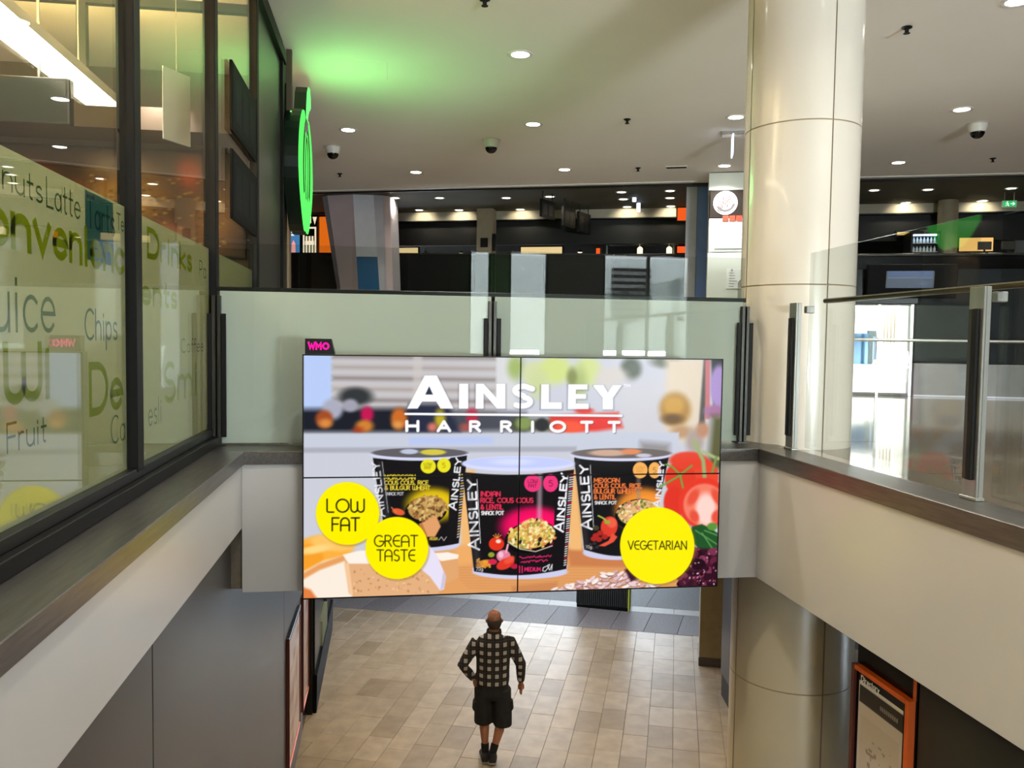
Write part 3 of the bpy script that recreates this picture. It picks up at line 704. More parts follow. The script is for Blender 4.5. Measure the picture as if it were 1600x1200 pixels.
ell(770, 877, 7, 4.5, (214, 40, 76), 1.5); ell(790, 880, 15, 8, (226, 56, 40), 1.5, -25); ell(796, 874, 9, 5, (240, 84, 60), 3, -30); ell(804, 884, 6, 4, (190, 30, 60), 1.5)
write('70g', 744, 891, 5.5, .9, (210, 206, 206), 11)
for y in (870.5, 877.5):
    xs = [811+i*1.6 for i in range(32 if y < 875 else 27)]; line([(x+(2 if y > 875 else 0), y+R.uniform(-1.7, 1.7)+(x-811)*-.06) for x in xs], 1.3, (238, 40, 110))
write('MEDIUM', 819, 891.5, 5.6, 1.3, (238, 40, 110), 25)
for x in (811, 815): line([(x, 884), (x, 894)], 1.6, (238, 40, 110))
line([(853, 884), (848, 886), (847, 891), (851, 892), (856, 886), (858, 881), (854, 883), (858, 890), (862, 881), (861, 890)], 1.2, (240, 240, 244))
CLIP = None
for x, r in ((831.5, 13.3), (859.5, 11.6)): ell(x, 754.5, r, 13.3, (240, 56, 124), 1)
write('LOW', 831.5, 753.5, 5, .9, (120, 20, 60), 15, align='c'); write('FAT', 831.5, 761, 5, .9, (120, 20, 60), 13, align='c'); write('5', 860, 759, 9, 1, (110, 20, 56), 6, align='c')
for t, y, w in (('INDIAN', 774.5, 31), ('RICE, COUS COUS', 784.5, 81), ('& LENTIL', 795, 35)): write(t, 751.5, y, 7, 1.7, (236, 50, 84), w)
write('SNACK POT', 752.5, 803.5, 5.4, 1.4, (246, 246, 246), 35)
vtext(749, 858, 743, 748, 12.5, 12, 3, (250, 250, 252)); line([(745.5, 748), (751, 848)], 1.1, (232, 232, 236))
vtext(879, 830, 886, 740, 11, 9.5, 2.9, (246, 246, 252)); line([(886.5, 742), (880, 826)], .9, (214, 214, 224))
for k in range(40): line([(889.5-k*.23, 742+k*3.6), (895.5-k*.32, 741+k*3.6)], 1.7, (236, 230, 232) if k % 6 else (226, 50, 70), op=.95)
for x0, x1, x2, x3, y0, y1 in ((728, 741, 752, 744, 742, 885), (590, 606, 616, 600, 722, 845), (897, 911, 920, 906, 720, 856)): poly([(x0, y0), (x0+7, y0), (x2, y1), (x1, y1)], (86, 84, 92), 8, .35)
# --- food in front, left
ell(500, 862, 52, 26, (250, 176, 66), 8, -8); ell(482, 872, 24, 22, (246, 160, 44), 8); ell(520, 848, 34, 12, (252, 196, 100), 6, 8); ell(492, 858, 26, 6, (255, 214, 130), 6, -10)
poly([(470, 895), (505, 876), (545, 866), (552, 945), (470, 945)], (250, 236, 220), 5); poly([(470, 897), (500, 880), (540, 866), (544, 874), (500, 890), (472, 906)], (232, 160, 96), 4)
poly([(470, 915), (486, 921), (500, 940), (470, 942)], (226, 128, 66), 5)
poly([(538, 868), (575, 860), (620, 878), (668, 892), (690, 915), (684, 930), (560, 934), (545, 925)], (228, 176, 128), 2)
poly([(536, 866), (560, 860), (590, 858), (612, 868), (592, 880), (545, 880)], (250, 240, 228), 2); poly([(538, 880), (545, 878), (552, 928), (546, 928)], (244, 200, 156), 2)
scatter(60, 552, 670, 888, 926, [(214, 156, 106), (240, 194, 150), (200, 140, 92)], .8, 1.8, 1.4)
poly([(690, 868), (716, 867), (717, 902), (695, 912)], (226, 166, 112), 2); poly([(672, 864), (700, 862), (717, 866), (716, 872), (690, 876)], (250, 240, 228), 1.5)
poly([(655, 845), (668, 848), (684, 868), (697, 900), (694, 920), (688, 922), (672, 900), (655, 886)], (232, 224, 244), 2); poly([(688, 922), (694, 918), (697, 900), (693, 892)], (206, 196, 220), 2)
# --- food in front, right
for k in range(230):
    x = R.uniform(850, 1030); y = R.uniform(889, 926)
    if y < 925-(x-848)*.32 and x < 960 or y < 889 or (x > 960 and y < 885+(x-960)*.1): continue
    a = R.uniform(-40, 30); ell(x, y+1, 7, 2.6, (150, 96, 84), 1.4, a); ell(x, y, 6.6, 2.3, R.choice([(236, 206, 206), (246, 226, 222), (226, 190, 196), (214, 170, 160), (250, 238, 232)]), 1, a)
ell(1092, 745, 30, 30, (236, 74, 50), 4); ell(1062, 748, 24, 26, (228, 62, 42), 4); ell(1052, 785, 16, 26, (226, 54, 40), 4); ell(1075, 720, 30, 14, (232, 70, 50), 5)
for a, b, c in (((1030, 760), (1062, 742), (1080, 728)), ((1062, 742), (1050, 730), (1040, 726)), ((1062, 742), (1066, 760), (1070, 768))): line([a, b, c], 3, (120, 160, 70), 2)
line([(1084, 690), (1098, 720), (1100, 745)], 6, (160, 176, 116), 3); line([(1098, 706), (1118, 716), (1130, 718)], 5, (170, 186, 130), 3); line([(1118, 716), (1112, 738)], 4, (130, 150, 80), 3)
ell(1099, 786, 40, 40, (234, 60, 44), 5); ell(1100, 788, 33, 33, (246, 128, 104), 5); ell(1102, 796, 16, 26, (254, 214, 204), 10)
for x, y, rx, ry, r in ((1082, 776, 7, 14, 30), (1120, 776, 7, 14, -30), (1084, 806, 7, 10, -20), (1118, 806, 7, 10, 20)): ell(x, y, rx, ry, (234, 84, 62), 6, r)
poly([(1080, 822), (1096, 818), (1112, 826), (1126, 836), (1126, 862), (1090, 856), (1078, 842)], (34, 84, 40), 2)
for a, b in (((1086, 828), (1120, 850)), ((1096, 832), (1112, 856)), ((1100, 828), (1126, 838))): line([a, b], 2, (92, 150, 80), 1.5)
ell(1112, 822, 8, 6, (90, 150, 60), 3)
poly([(1062, 872), (1085, 855), (1126, 858), (1126, 918), (1060, 916)], (52, 18, 34), 4)
scatter(90, 1058, 1122, 858, 914, [(74, 22, 44), (48, 14, 30), (100, 34, 58), (36, 10, 22), (120, 50, 76)], 3, 6.5, 1.4)
scatter(40, 1066, 1120, 860, 912, [(200, 120, 150), (150, 70, 100), (226, 170, 190)], .6, 1.4, 1.6)
poly([(975, 890), (990, 880), (1000, 900), (985, 908)], (60, 24, 40), 4)
# --- yellow roundels
YEL = (255, 240, 0)
for cx, cy, rx, ry in ((543.5, 801.5, 49.5, 49), (620.5, 855.5, 49, 48.5), (1026, 851.5, 58, 60)): ell(cx+1.5, cy+2, rx+1, ry+1, (150, 120, 30), 5, 0, .45); ell(cx, cy, rx, ry, YEL, 1)
INK = (24, 22, 10)
write('LOW', 511.5, 799.5, 20, 2.4, INK, 59, alt=('l^',)); write('FAT', 519.5, 828.5, 20, 2.4, INK, 43)
write('GREAT', 585.5, 853, 17, 1.8, INK, 68, alt=('e^',)); write('TASTE', 589.5, 875.5, 17, 1.8, INK, 60, alt=('e^',)); write('VEGETARIAN', 980.5, 857.5, 13, 1.5, INK, 92, alt=('e^', 'a^'))
# --- headline
HL = []
def hl(*pts): HL.append(list(pts))
A_out = [(636.5, 639), (664, 587), (683, 587), (709, 639), (689, 639), (682, 628), (660, 628), (653, 639)]; A_in = [(665, 617), (671, 604), (677, 617)]
hl((716, 600), (732, 600), (732, 639), (716, 639)); hl((741.5, 639), (741.5, 600), (756, 600), (776, 622), (776, 600), (790, 600), (790, 639), (777, 639), (756, 615), (756, 639))
hl((842, 601), (857, 601), (857, 629), (877, 629), (877, 639.5), (842, 639.5)); hl((884.5, 601), (917, 601), (917, 609), (899, 609), (899, 616), (915, 616), (915, 623.5), (899, 623.5), (899, 631), (919, 631), (919, 639.5), (884.5, 639.5))
hl((925, 602), (942, 602), (949, 614), (957, 602), (971, 602), (957, 622), (957, 640), (941, 640), (941, 622))
S_pts = [(831, 608)]+[(816.5+11.5*math.cos(math.radians(a)), 610.5+6.5*math.sin(math.radians(a))) for a in range(-40, -260, -20)]+[(818, 619.5)]+[(815+13*math.cos(math.radians(a)), 628+6.7*math.sin(math.radians(a))) for a in range(-70, 150, 20)]
HAR = (('H', 634, 22.5), ('A', 683, 23), ('R', 733.5, 19.5), ('R', 782, 19.5), ('I', 829.5, 3), ('O', 858, 26), ('T', 906, 20.5), ('T', 949, 20))
for dx, c, op in ((1, (60, 62, 86), .5), (0, (255, 255, 255), 1.0)):
    so = 5 if dx else .8
    for p in HL: poly([(x+dx, y+dx) for x, y in p], c, so, op)
    if dx: poly([(x+dx, y+dx) for x, y in A_out], c, so, op)
    else:
        poly(A_out, c, so); poly(A_in, (44, 50, 70), .8)
    line([(x+dx, y+dx) for x, y in S_pts], 8.6, c, so, op)
    line([(634+dx, 647.2+dx), (970+dx, 650+dx)], 3.6, c, so, op)
    for ch, x, w in HAR: write(ch, x+2+dx, 673.5+dx+(x-634)*.004, 14.5, 4.8 if not dx else 5.5, c, w-3.6, alt=('a^',) if ch == 'A' else (), op=op)
write('TM', 973, 605, 4, .8, (250, 250, 255), 11)
HALF = IMG.reshape(NY//2, 2, NX//2, 2, 3).mean((1, 3))
def print_mesh(name, rgb, org, xd, yd, wd, ht, m, parent, off):
    """flat grid with one printed colour per vertex; rgb rows run from the top"""
    ny, nx, _ = rgb.shape
    org, xd, yd = Vector(org)-off, Vector(xd), Vector(yd)
    gx, gy = np.meshgrid(np.linspace(0, wd, nx), np.linspace(ht, 0, ny))
    co = np.array(org)[None, None]+gx[..., None]*np.array(xd)+gy[..., None]*np.array(yd)
    i = np.arange(ny*nx).reshape(ny, nx); q = np.stack([i[1:, :-1], i[1:, 1:], i[:-1, 1:], i[:-1, :-1]], -1).reshape(-1)
    me = bpy.data.meshes.new(name); me.vertices.add(nx*ny); me.vertices.foreach_set('co', co.astype(np.float32).ravel())
    nq = (nx-1)*(ny-1); me.loops.add(nq*4); me.loops.foreach_set('vertex_index', q.astype(np.int32))
    me.polygons.add(nq); me.polygons.foreach_set('loop_start', np.arange(0, nq*4, 4, dtype=np.int32)); me.polygons.foreach_set('loop_total', np.full(nq, 4, np.int32))
    a = me.color_attributes.new('print', 'FLOAT_COLOR', 'POINT'); lin = np.ones((ny*nx, 4), np.float32); lin[:, :3] = s2l(np.clip(rgb, 0, 255)).reshape(-1, 3)
    a.data.foreach_set('color', lin.ravel()); me.update(calc_edges=True); me.validate()
    return link(name, me, m, parent)
# ================================================================== VIDEO WALL
SX0, SX1, SZ0, SZ1, SY = -.525, 2.2425, W(-1.6665), W(-.1154), 5.35
vw = empty('video_wall', ((SX0+SX1)/2, SY+.1, SZ0), 'large four-panel video wall playing a food advertisement, hung on the far fascia', 'screen')
m_ad = vcol_mat('video_image', .84)
sub(MB().box(SX0-.006, SX1+.006, SY+.012, SY+.10, SZ0-.006, SZ1+.006, .003), 'housing', m_black, vw)
sub(MB().box(SX0+.4, SX1-.4, SY+.10, 5.50, SZ0+.3, SZ1-.1), 'wall_bracket', m_dsteel, vw)
hw, hh, gp = (SX1-SX0)/2, (SZ1-SZ0)/2, .0045
for i in range(2):
    for j in range(2):
        blk = HALF[j*183:(j+1)*183, i*325:(i+1)*325]
        x0 = SX0+i*hw+(gp if i else 0); z0 = SZ1-(j+1)*hh+(gp if j == 0 else 0)
        d = print_mesh('display_panel', blk, (x0, SY, z0), (1, 0, 0), (0, 0, 1), hw-gp, hh-gp, m_ad, vw, Vector(vw.location))
        if i == 0 and j == 0: d['label'] = 'upper left quarter of the advertisement'
for x0, x1, z0, z1 in ((SX0-.008, SX0-.001, SZ0-.008, SZ1+.008), (SX1+.001, SX1+.008, SZ0-.008, SZ1+.008), (SX0-.008, SX1+.008, SZ0-.008, SZ0-.001), (SX0-.008, SX1+.008, SZ1+.001, SZ1+.008)):
    sub(MB().box(x0, x1, SY-.004, SY+.02, z0, z1), 'bezel', m_black, vw)
bx = empty('sign_box', (SX0+.1, SY+.06, SZ1+.008), 'small black box with glowing pink letters on top of the video wall', 'sign')
sub(MB().prism([(SX0+.008, SY-.004, SZ1+.009), (SX0+.192, SY-.004, SZ1+.009), (SX0+.168, SY-.004, SZ1+.107), (SX0+.008, SY-.004, SZ1+.107)], (0, .1, 0)), 'casing', m_black, bx)
b = MB(); m_pink = glow('pink_neon', (255, 20, 140), 1.6)
for pl in ([(0, 1), (.2, .1), (.4, .75), (.6, .1), (.8, 1)], [(1.0, .05), (1.0, .95), (1.3, .4), (1.6, .95), (1.6, .05)], arc(2.25, .5, .36, .42, 0, 360, 16)):
    b.ribbon([(x*.047, y*.042) for x, y in pl], .0105, (SX0+.03, SY-.0055, SZ1+.04), (1, 0, 0), (0, 0, 1), .001)
sub(b, 'lettering', m_pink, bx)

# ================================================================== GLASS BALUSTRADES
def at(px, py, Y):
    d = AX_F*1294 + AX_R*(px-800) + AX_D*(py-600); t = Y/d.y; return d*t + Vector((0, 0, EYE))
GY, RZ = 5.80, W(.303)
m_frost = film('frosted_balustrade_film', (208, 214, 207), .05, .12)
bal = empty('glass_balustrade', (.9, GY, 4.062), 'far glass balustrade with frosted lower band and slim black handrail above the video wall', 'balustrade')
gx = [at(341, 600, GY).x, at(769, 600, GY).x, at(1161, 600, GY).x]
for x0, x1 in zip(gx, gx[1:]):
    sub(MB().box(x0+.012, x1-.012, GY-.006, GY+.006, 4.075, W(.622)), 'glass_pane', m_clear, bal)
    sub(MB().box(x0+.013, x1-.013, GY+.0075, GY+.010, 4.076, RZ), 'frosted_film', m_frost, bal)
def fpost(x):
    t = W(.27)
    sub(MB().box(x-.035, x-.012, GY-.035, GY+.05, 4.062, t, .002), 'post_fin', m_dsteel, bal)
    sub(MB().box(x+.0, x+.022, GY-.035, GY+.05, 4.062, t, .002), 'post_fin', m_dsteel, bal)
    sub(MB().box(x-.012, x+.0, GY+.012, GY+.05, 4.062, t), 'post_core', m_black, bal)
    sub(MB().box(x+.025, x+.055, GY-.03, GY-.008, 4.12, W(.15), .002), 'clamp_bar', m_mull, bal)
    sub(MB().box(x-.065, x-.038, GY-.03, GY-.008, 4.12, W(.15), .002), 'clamp_bar', m_mull, bal)
    sub(MB().box(x-.05, x+.05, GY-.05, GY+.06, 4.062, 4.074, .002), 'base_plate', m_dsteel, bal)
for x in gx: fpost(x)
sub(MB().box(gx[0]-.02, gx[2]+.02, GY+.035, GY+.09, RZ, RZ+.03, .004), 'handrail', m_black, bal)

BX = 2.84
rb = empty('glass_balustrade', (BX, 3.0, 4.062), 'clear glass balustrade with grey metal posts along the right edge of the void', 'balustrade')
PYS = [5.42, 3.60, 1.78, -.04]
for a, c in zip(PYS[1:], PYS):
    Mz = Matrix.Translation((BX+.004, (a+c)/2, 0)) @ Matrix.Rotation(math.radians(-3.2), 4, 'Z')
    L = (c-a)/2-.015
    sub(MB().box(-.006, .006, -L, L, 4.075, W(.63)).xf(Mz), 'glass_pane', m_clear_low, rb)
for y in PYS:
    t = W(.285)
    sub(MB().box(BX-.062, BX-.048, y-.05, y+.05, 4.062, t, .002), 'post_plate', m_steel, rb)
    sub(MB().box(BX-.048, BX-.022, y+.022, y+.05, 4.062, t, .002), 'post_fin', m_dsteel, rb)
    sub(MB().box(BX-.048, BX-.022, y-.05, y-.036, 4.062, t, .002), 'post_fin', m_steel, rb)
    sub(MB().box(BX-.084, BX-.062, y-.03, y+.0, 4.16, W(.18), .003), 'clamp_bar', m_mull, rb)
    sub(MB().box(BX-.08, BX-.062, y+.004, y+.03, 4.16, W(.18), .003), 'clamp_bar', m_dsteel, rb)
    sub(MB().box(BX+.03, BX+.09, y-.02, y+.02, W(.215), W(.265), .004), 'rail_bracket', m_steel, rb)
    sub(MB().box(BX-.07, BX-.02, y-.06, y+.06, 4.062, 4.078, .003), 'base_shoe', m_steel, rb)
sub(MB().box(BX+.035, BX+.08, -.3, 5.2, W(.275), W(.305), .008), 'handrail', mat('bronze_handrail', (92, 82, 60), .3, .8, noise=.08), rb)

# ================================================================== GREEN SHOP EMBLEM
m_green = glow('emblem_green', (84, 246, 92), 1.25)
m_green2 = glow('emblem_green_light', (110, 255, 120), 1.2)
m_can = mat('dark_green_can', (8, 30, 20), .4)
ey0, ez0, EX = 10.45, W(2.02), -1.0
em = empty('illuminated_emblem', (EX, ey0, W(1.2)), 'glowing green round fruit-shaped shop emblem mounted on the dark wall end, seen edge-on', 'sign')
def eo(s=1.0, n=40):
    """outline: two lobes above, two rounded points below; (y, z) about the centre"""
    P = []
    for i in range(n):
        a = 2*math.pi*i/n; y = math.sin(a); z = math.cos(a)
        r = 1.0
        if z > .6: r -= .22*math.exp(-(y/.22)**2)
        zz = z*r*(.72 if z > 0 else .74); w = .83 if z > -.2 else .83*(1-.16*((-.2-z)/.8))
        if z < -.75: zz -= .05*(1-abs(abs(y)-.33)/.33)
        P.append((y*w*s, zz*s))
    return P
b = MB(); b.prism([(EX-.17, ey0+y, ez0+z) for y, z in eo(1.0)], (.165, 0, 0)); sub(b, 'can', m_can, em)
b = MB(); b.prism([(EX-.005, ey0+y, ez0+z) for y, z in eo(.985)], (.012, 0, 0)); sub(b, 'face', m_green, em)
def leafpoly(cy, cz, w, h, n=20, lean=0):
    return [(cy+w*math.sin(2*math.pi*i/n)+lean*math.cos(2*math.pi*i/n), cz+h*math.cos(2*math.pi*i/n)*(1 if math.cos(2*math.pi*i/n) > 0 else 1.25)) for i in range(n)]
b = MB()
for k, (pts, w) in enumerate(((arc(0, .02, .38, .52, 100, 212, 14), .12), (arc(0, .02, .38, .52, 80, -32, 14), .12), (arc(-.02, -.02, .12, .40, 100, 230, 10), .07), (arc(.02, -.02, .12, .40, 80, -50, 10), .07))):
    b.ribbon([(y, z) for y, z in pts], w, (EX+.0075, ey0, ez0), (0, 1, 0), (0, 0, 1), .003)
b.prism([(EX+.0075, ey0+y, ez0+z) for y, z in ((-.16, .60), (.16, .60), (.11, .47), (0, .42), (-.11, .47))], (.004, 0, 0))
sub(b, 'inlay', m_can, em)
st = [(-.02, .60), (.02, .80), (.10, .98), (.24, 1.08), (.40, 1.10), (.50, 1.02), (.52, .90), (.42, .84), (.30, .80), (.18, .72), (.08, .62)]
b = MB(); b.prism([(EX-.15, ey0+y+.05, ez0+z) for y, z in st], (.145, 0, 0)); sub(b, 'stem_can', m_can, em)
b = MB(); b.prism([(EX-.005, ey0+y*.97+.05, ez0+z) for y, z in st], (.012, 0, 0)); sub(b, 'stem_face', m_green2, em)
sub(MB().box(EX-.16, EX-.10, ey0-.62, ey0-.54, ez0+.55, CEIL), 'support_post', mat('bronze_post', (84, 70, 52), .5), em)
for yy, zz in ((-.45, .9), (-.2, .95)): sub(MB().box(EX-.19, EX-.14, ey0+yy, ey0+yy+.05, ez0+.5, ez0+zz), 'bracket', m_can, em)
L = area('emblem_glow', (EX+.03, ey0-.1, ez0+.3), (EX+2.2, ey0-.3, CEIL), 30, 1.0, .8, (.30, 1.0, .26)); L.parent = em; L.matrix_parent_inverse = Matrix.Translation(-Vector(em.location))

# ================================================================== CEILING FITTINGS
def downlight(loc, power, label, group, r=.13, col=(1, .96, .89), lamp=m_lampwhite):
    o = empty('downlight', loc, label, 'ceiling light', group)
    sub(MB().lathe([(r*.78, -.004), (r*1.0, -.012), (r*1.12, -.008), (r*1.15, .0)], loc, 24), 'trim_ring', m_plastic, o, True)
    b = MB(); n = 24; b.b.faces.new([b.b.verts.new((loc[0]+r*.8*math.cos(2*math.pi*i/n), loc[1]+r*.8*math.sin(2*math.pi*i/n), loc[2]-.005)) for i in range(n)]); sub(b, 'diffuser', lamp, o)
    if power:
        Lg = area('downlight_lamp', (loc[0], loc[1], loc[2]-.02), (loc[0], loc[1], 0), power, r*1.6, color=col, shape='DISK', spread=math.radians(130)); Lg.parent = o; Lg.matrix_parent_inverse = Matrix.Translation(-Vector(loc))
    return o
DL = [((1.469, 9.505), 'biggest round white downlight, above the void beside the green glow'), ((2.138, 12.479), 'round white downlight between the two centre ceiling lights'), ((3.295, 15.624), 'round white downlight near the ceiling edge, in line with the column base'),
      ((-.64, 13.402), 'round white downlight directly beside the green emblem'), ((.517, 16.484), 'round white downlight near the ceiling edge, behind the domed camera beside the emblem'),
      ((4.933, 11.508), 'round white downlight touching the left side of the cream column'), ((6.087, 14.659), 'round white downlight above the coffee panel'), ((7.776, 10.53), 'large round downlight right of the column, beside the right domed camera'),
      ((8.963, 13.754), 'small round downlight right of the column at the ceiling edge'), ((5.839, 7.191), 'round downlight cut by the top edge of the picture')]
PW = 46
for (x, y), lb in DL: downlight((x, y, CEIL), PW, lb, 'downlights in the white ceiling')
for x, y in ((.7, 6.6), (3.2, 3.4), (6.4, 4.2), (.2, 3.2), (10.6, 9.4), (11.2, 12.4), (9.4, 6.2), (-.4, .4), (2.6, .4), (5.6, .8)):
    downlight((x, y, CEIL), PW, 'round white ceiling downlight over the near end of the void', 'downlights over the near end')
m_lampwarm = glow('warm_lamp_diffuser', (255, 244, 222), 9.0)
DD = [(.133, 19.558), (1.153, 19.319), (2.652, 18.968), (3.589, 18.576), (5.289, 18.525), (5.681, 19.548), (6.259, 18.124), (6.658, 19.216), (4.999, 17.671), (5.968, 17.29),
      (.754, 21.245), (1.738, 21.007), (3.229, 20.542), (10.072, 16.269), (11.089, 15.96), (11.654, 17.557), (13.111, 16.946), (12.604, 15.465)]
DN = ['first small spotlight after the leaning pillar, front row of the dark ceiling', 'second small spotlight after the leaning pillar, front row', 'small spotlight above the beige far column, front row', 'small spotlight left of the hanging signs', 'upper middle spotlight of the three in a line left of the white lamp tubes',
      'lowest spotlight of the three in a line above the washed bulkhead', 'middle spotlight of the three beside the blue grey panel', 'lowest spotlight of the three beside the blue grey panel', 'top spotlight of the three right of the hanging signs', 'top spotlight of the three beside the blue grey panel',
      'wall-washing spotlight nearest the leaning pillar', 'wall-washing spotlight just left of the beige far column', 'wall-washing spotlight just right of the beige far column', 'small spotlight in the dark ceiling touching the cream column', 'small spotlight above the dark right column', 'wall-washing spotlight left of the dark right column',
      'wall-washing spotlight right of the dark right column', 'small spotlight above the green exit sign']
wash = {10, 11, 12, 5, 7, 15, 16}
for i, (x, y) in enumerate(DD): downlight((x, y, CEIL-.002), 12 if i not in wash else 0, DN[i], 'small spotlights in the dark ceiling', .11, (1, .9, .72), m_lampwarm)
def spot(p, aim, power, ang, col, parent=None):
    Lg = bpy.data.lights.new('wall_wash_lamp', 'SPOT'); Lg.energy = power; Lg.spot_size = math.radians(ang); Lg.spot_blend = .6; Lg.color = col; Lg.shadow_soft_size = .05
    o = bpy.data.objects.new('wall_wash_lamp', Lg); COL.objects.link(o); o.location = p; o.rotation_euler = (Vector(aim)-Vector(p)).to_track_quat('-Z', 'Y').to_euler(); return o
for i in sorted(wash):
    x, y = DD[i]; d = Vector((x, y, 0))-FO; u, v = d.dot(FU), d.dot(FV)
    spot(far(u, 3.2-.33, CEIL-.03), far(u, 3.22, CEIL-.30), 16, 120, (1, .9, .68))
for u in (-6.5, -7.8): spot(far(u, 3.2-.33, CEIL-.03), far(u, 3.22, CEIL-.30), 16, 120, (1, .9, .68))
def dome_camera(loc, label):
    o = empty('dome_camera', loc, label, 'security camera', 'domed security cameras')
    sub(MB().lathe([(.0, 0), (.13, 0), (.135, -.02), (.125, -.06), (.11, -.12), (.10, -.125)], loc, 24), 'housing', m_plastic, o, True)
    sub(MB().lathe([(.098, -.122), (.095, -.15), (.07, -.19), (.035, -.21), (0, -.215)], loc, 20), 'dome', m_dome, o, True)
    sub(MB().lathe([(.15, .0), (.16, -.008), (.14, -.012)], loc, 24), 'mounting_ring', m_plastic, o, True)
dome_camera((1.642, 13.6, CEIL), 'white security camera with black dome, in the middle of the ceiling')
dome_camera((-.952, 14.6, CEIL), 'white security camera with black dome, beside the green emblem')
dome_camera((8.50, 11.15, CEIL), 'white security camera with black dome, right of the cream column')
def detector(loc, label):
    o = empty('sprinkler_head', loc, label, 'sprinkler', 'small black sprinkler heads')
    sub(MB().lathe([(.0, -.002), (.05, -.002), (.052, -.012), (.03, -.02)], loc, 16), 'escutcheon', m_black, o, True)
    sub(MB().tube((loc[0], loc[1], loc[2]-.015), (loc[0], loc[1], loc[2]-.06), .02), 'stem', m_black, o)
    sub(MB().lathe([(0, -.062), (.034, -.064), (.034, -.068), (0, -.070)], loc, 12), 'deflector', m_black, o)
for (x, y), lb in (((3.436, 11.919), 'small black sprinkler head in the ceiling shadow left of the column'), ((5.22, 7.956), 'largest black sprinkler head, right of the column top'), ((4.599, 15.158), 'small black sprinkler head beside the slot vent'), ((10.3, 13.1), 'small black sprinkler head at the far right ceiling edge'), ((.893, 8.05), 'black sprinkler head at the top edge of the picture'), ((-.968, 16.94), 'small black sprinkler head below the camera beside the emblem')):
    detector((x, y, CEIL), lb)
vt = empty('slot_vent', (5.273, 14.95, CEIL), 'thin slotted ceiling vent near the coffee panel', 'vent')
Mv = Matrix.Translation((5.273, 14.95, CEIL)) @ Matrix.Rotation(-FA, 4, 'Z')
sub(MB().box(-.2, .2, -.09, .09, -.012, .002, .003).xf(Mv), 'frame', m_plastic, vt)
for k in range(3): sub(MB().box(-.18, .18, -.06+k*.045, -.03+k*.045, -.015, -.011).xf(Mv), 'slot', m_black, vt)
xs = empty('exit_sign', (5.246, 12.344, CEIL), 'lit white exit sign blade hanging edge-on beside the column', 'sign')
Mx = Matrix.Translation((5.246, 12.344, CEIL)) @ Matrix.Rotation(math.radians(-20), 4, 'Z')
sub(MB().box(-.17, .17, -.1, .1, -.05, 0, .006).xf(Mx), 'ceiling_box', m_steel, xs)
sub(MB().box(-.012, .012, -.17, .17, -.36, -.05, .003).xf(Mx), 'light_blade', glow('exit_blade_white', (214, 226, 255), 1.6), xs)

# ================================================================== FAR DARK ZONE
fz = lambda z: W(z)
def fsub(mb, name, m, root, smooth=False): return sub(mb.xf(FARM), name, m, root, smooth)
m_lilac = mat('lilac_grey_cladding', (214, 198, 204), .35, .1, noise=.04, nscale=2)
m_bright = mat('blue_lit_cladding', (232, 236, 250), .25, .1, noise=.03)  # bluish light on this facet is put into its colour
m_edge = mat('grey_pillar_edge', (186, 184, 196), .3, .2, noise=.05)
m_blue_gloss = mat('blue_board_and_reflection', (60, 120, 176), .15, .1, noise=.1, nscale=1.5)  # on the pillar a reflection put into colour; the lobby boards are blue themselves
lp = empty('leaning_pillar', far(-3.6, .9, UP), 'tall leaning pillar in lilac cladding with bluish light and a reflection coloured in, behind the balustrade', 'pillar')
zt, z0 = CEIL, UP
def lean(u_top, u_bot_at_107):    # extrapolate each edge to the floor
    du = (u_bot_at_107-u_top)/(3.25-1.07); return (u_top, u_top+du*(3.25+.765))
edges = [lean(-4.64, -4.256), lean(-4.46, -4.12), lean(-3.80, -3.66), lean(-3.36, -3.20), lean(-3.16, -3.06), lean(-3.056, -2.965)]
dep = [.62, .50, .42, .56, .66, .80]
def facet(i, j, za, zb, name, m):
    def P(k, z):
        t = (zt-z)/(zt-z0); e = edges[k]; return (e[0]+(e[1]-e[0])*t, dep[k], z)
    b = MB(); b.prism([P(i, za), P(j, za), P(j, zb), P(i, zb)], (0, .05, 0)); fsub(b, name, m, lp)
zs = W(1.85)
facet(0, 1, z0, zt, 'edge_strip', m_edge); facet(1, 2, z0, zt, 'cladding_panel', m_lilac); facet(2, 3, zs, zt, 'cladding_panel', m_bright); facet(2, 3, z0, zs-.01, 'blue_reflection', m_blue_gloss); facet(3, 4, z0, zt, 'edge_strip', m_edge); facet(4, 5, z0, zt, 'edge_strip', m_lilac)  # the lower blue facet is a painted-in reflection
b = MB(); pts = [(edges[0][0], .63, zt), (edges[5][0], .82, zt), (edges[5][1], .82, z0), (edges[0][1], .63, z0)]; b.prism(pts, (0, .5, 0)); fsub(b, 'core', m_edge, lp)

hd = empty('black_hoarding', (2, 19.8, UP), 'long black shop hoarding across the back of the upper level', 'hoarding')
Pl, Pr = Vector((-2.75, 21.05, 0)), Vector((6.84, 18.68, 0)); dd = (Pr-Pl); nL = dd.length; Mh = Matrix.Translation(Pl) @ Matrix.Rotation(math.atan2(dd.y, dd.x), 4, 'Z')
for k in range(6): sub(MB().box(nL*k/6+.004, nL*(k+1)/6-.004, 0, .06, UP, W(2.03)).xf(Mh), 'hoarding_panel', m_dblack, hd)
sub(MB().box(0, nL, -.02, .08, W(2.03), W(2.06)).xf(Mh), 'cap_rail', m_black, hd)

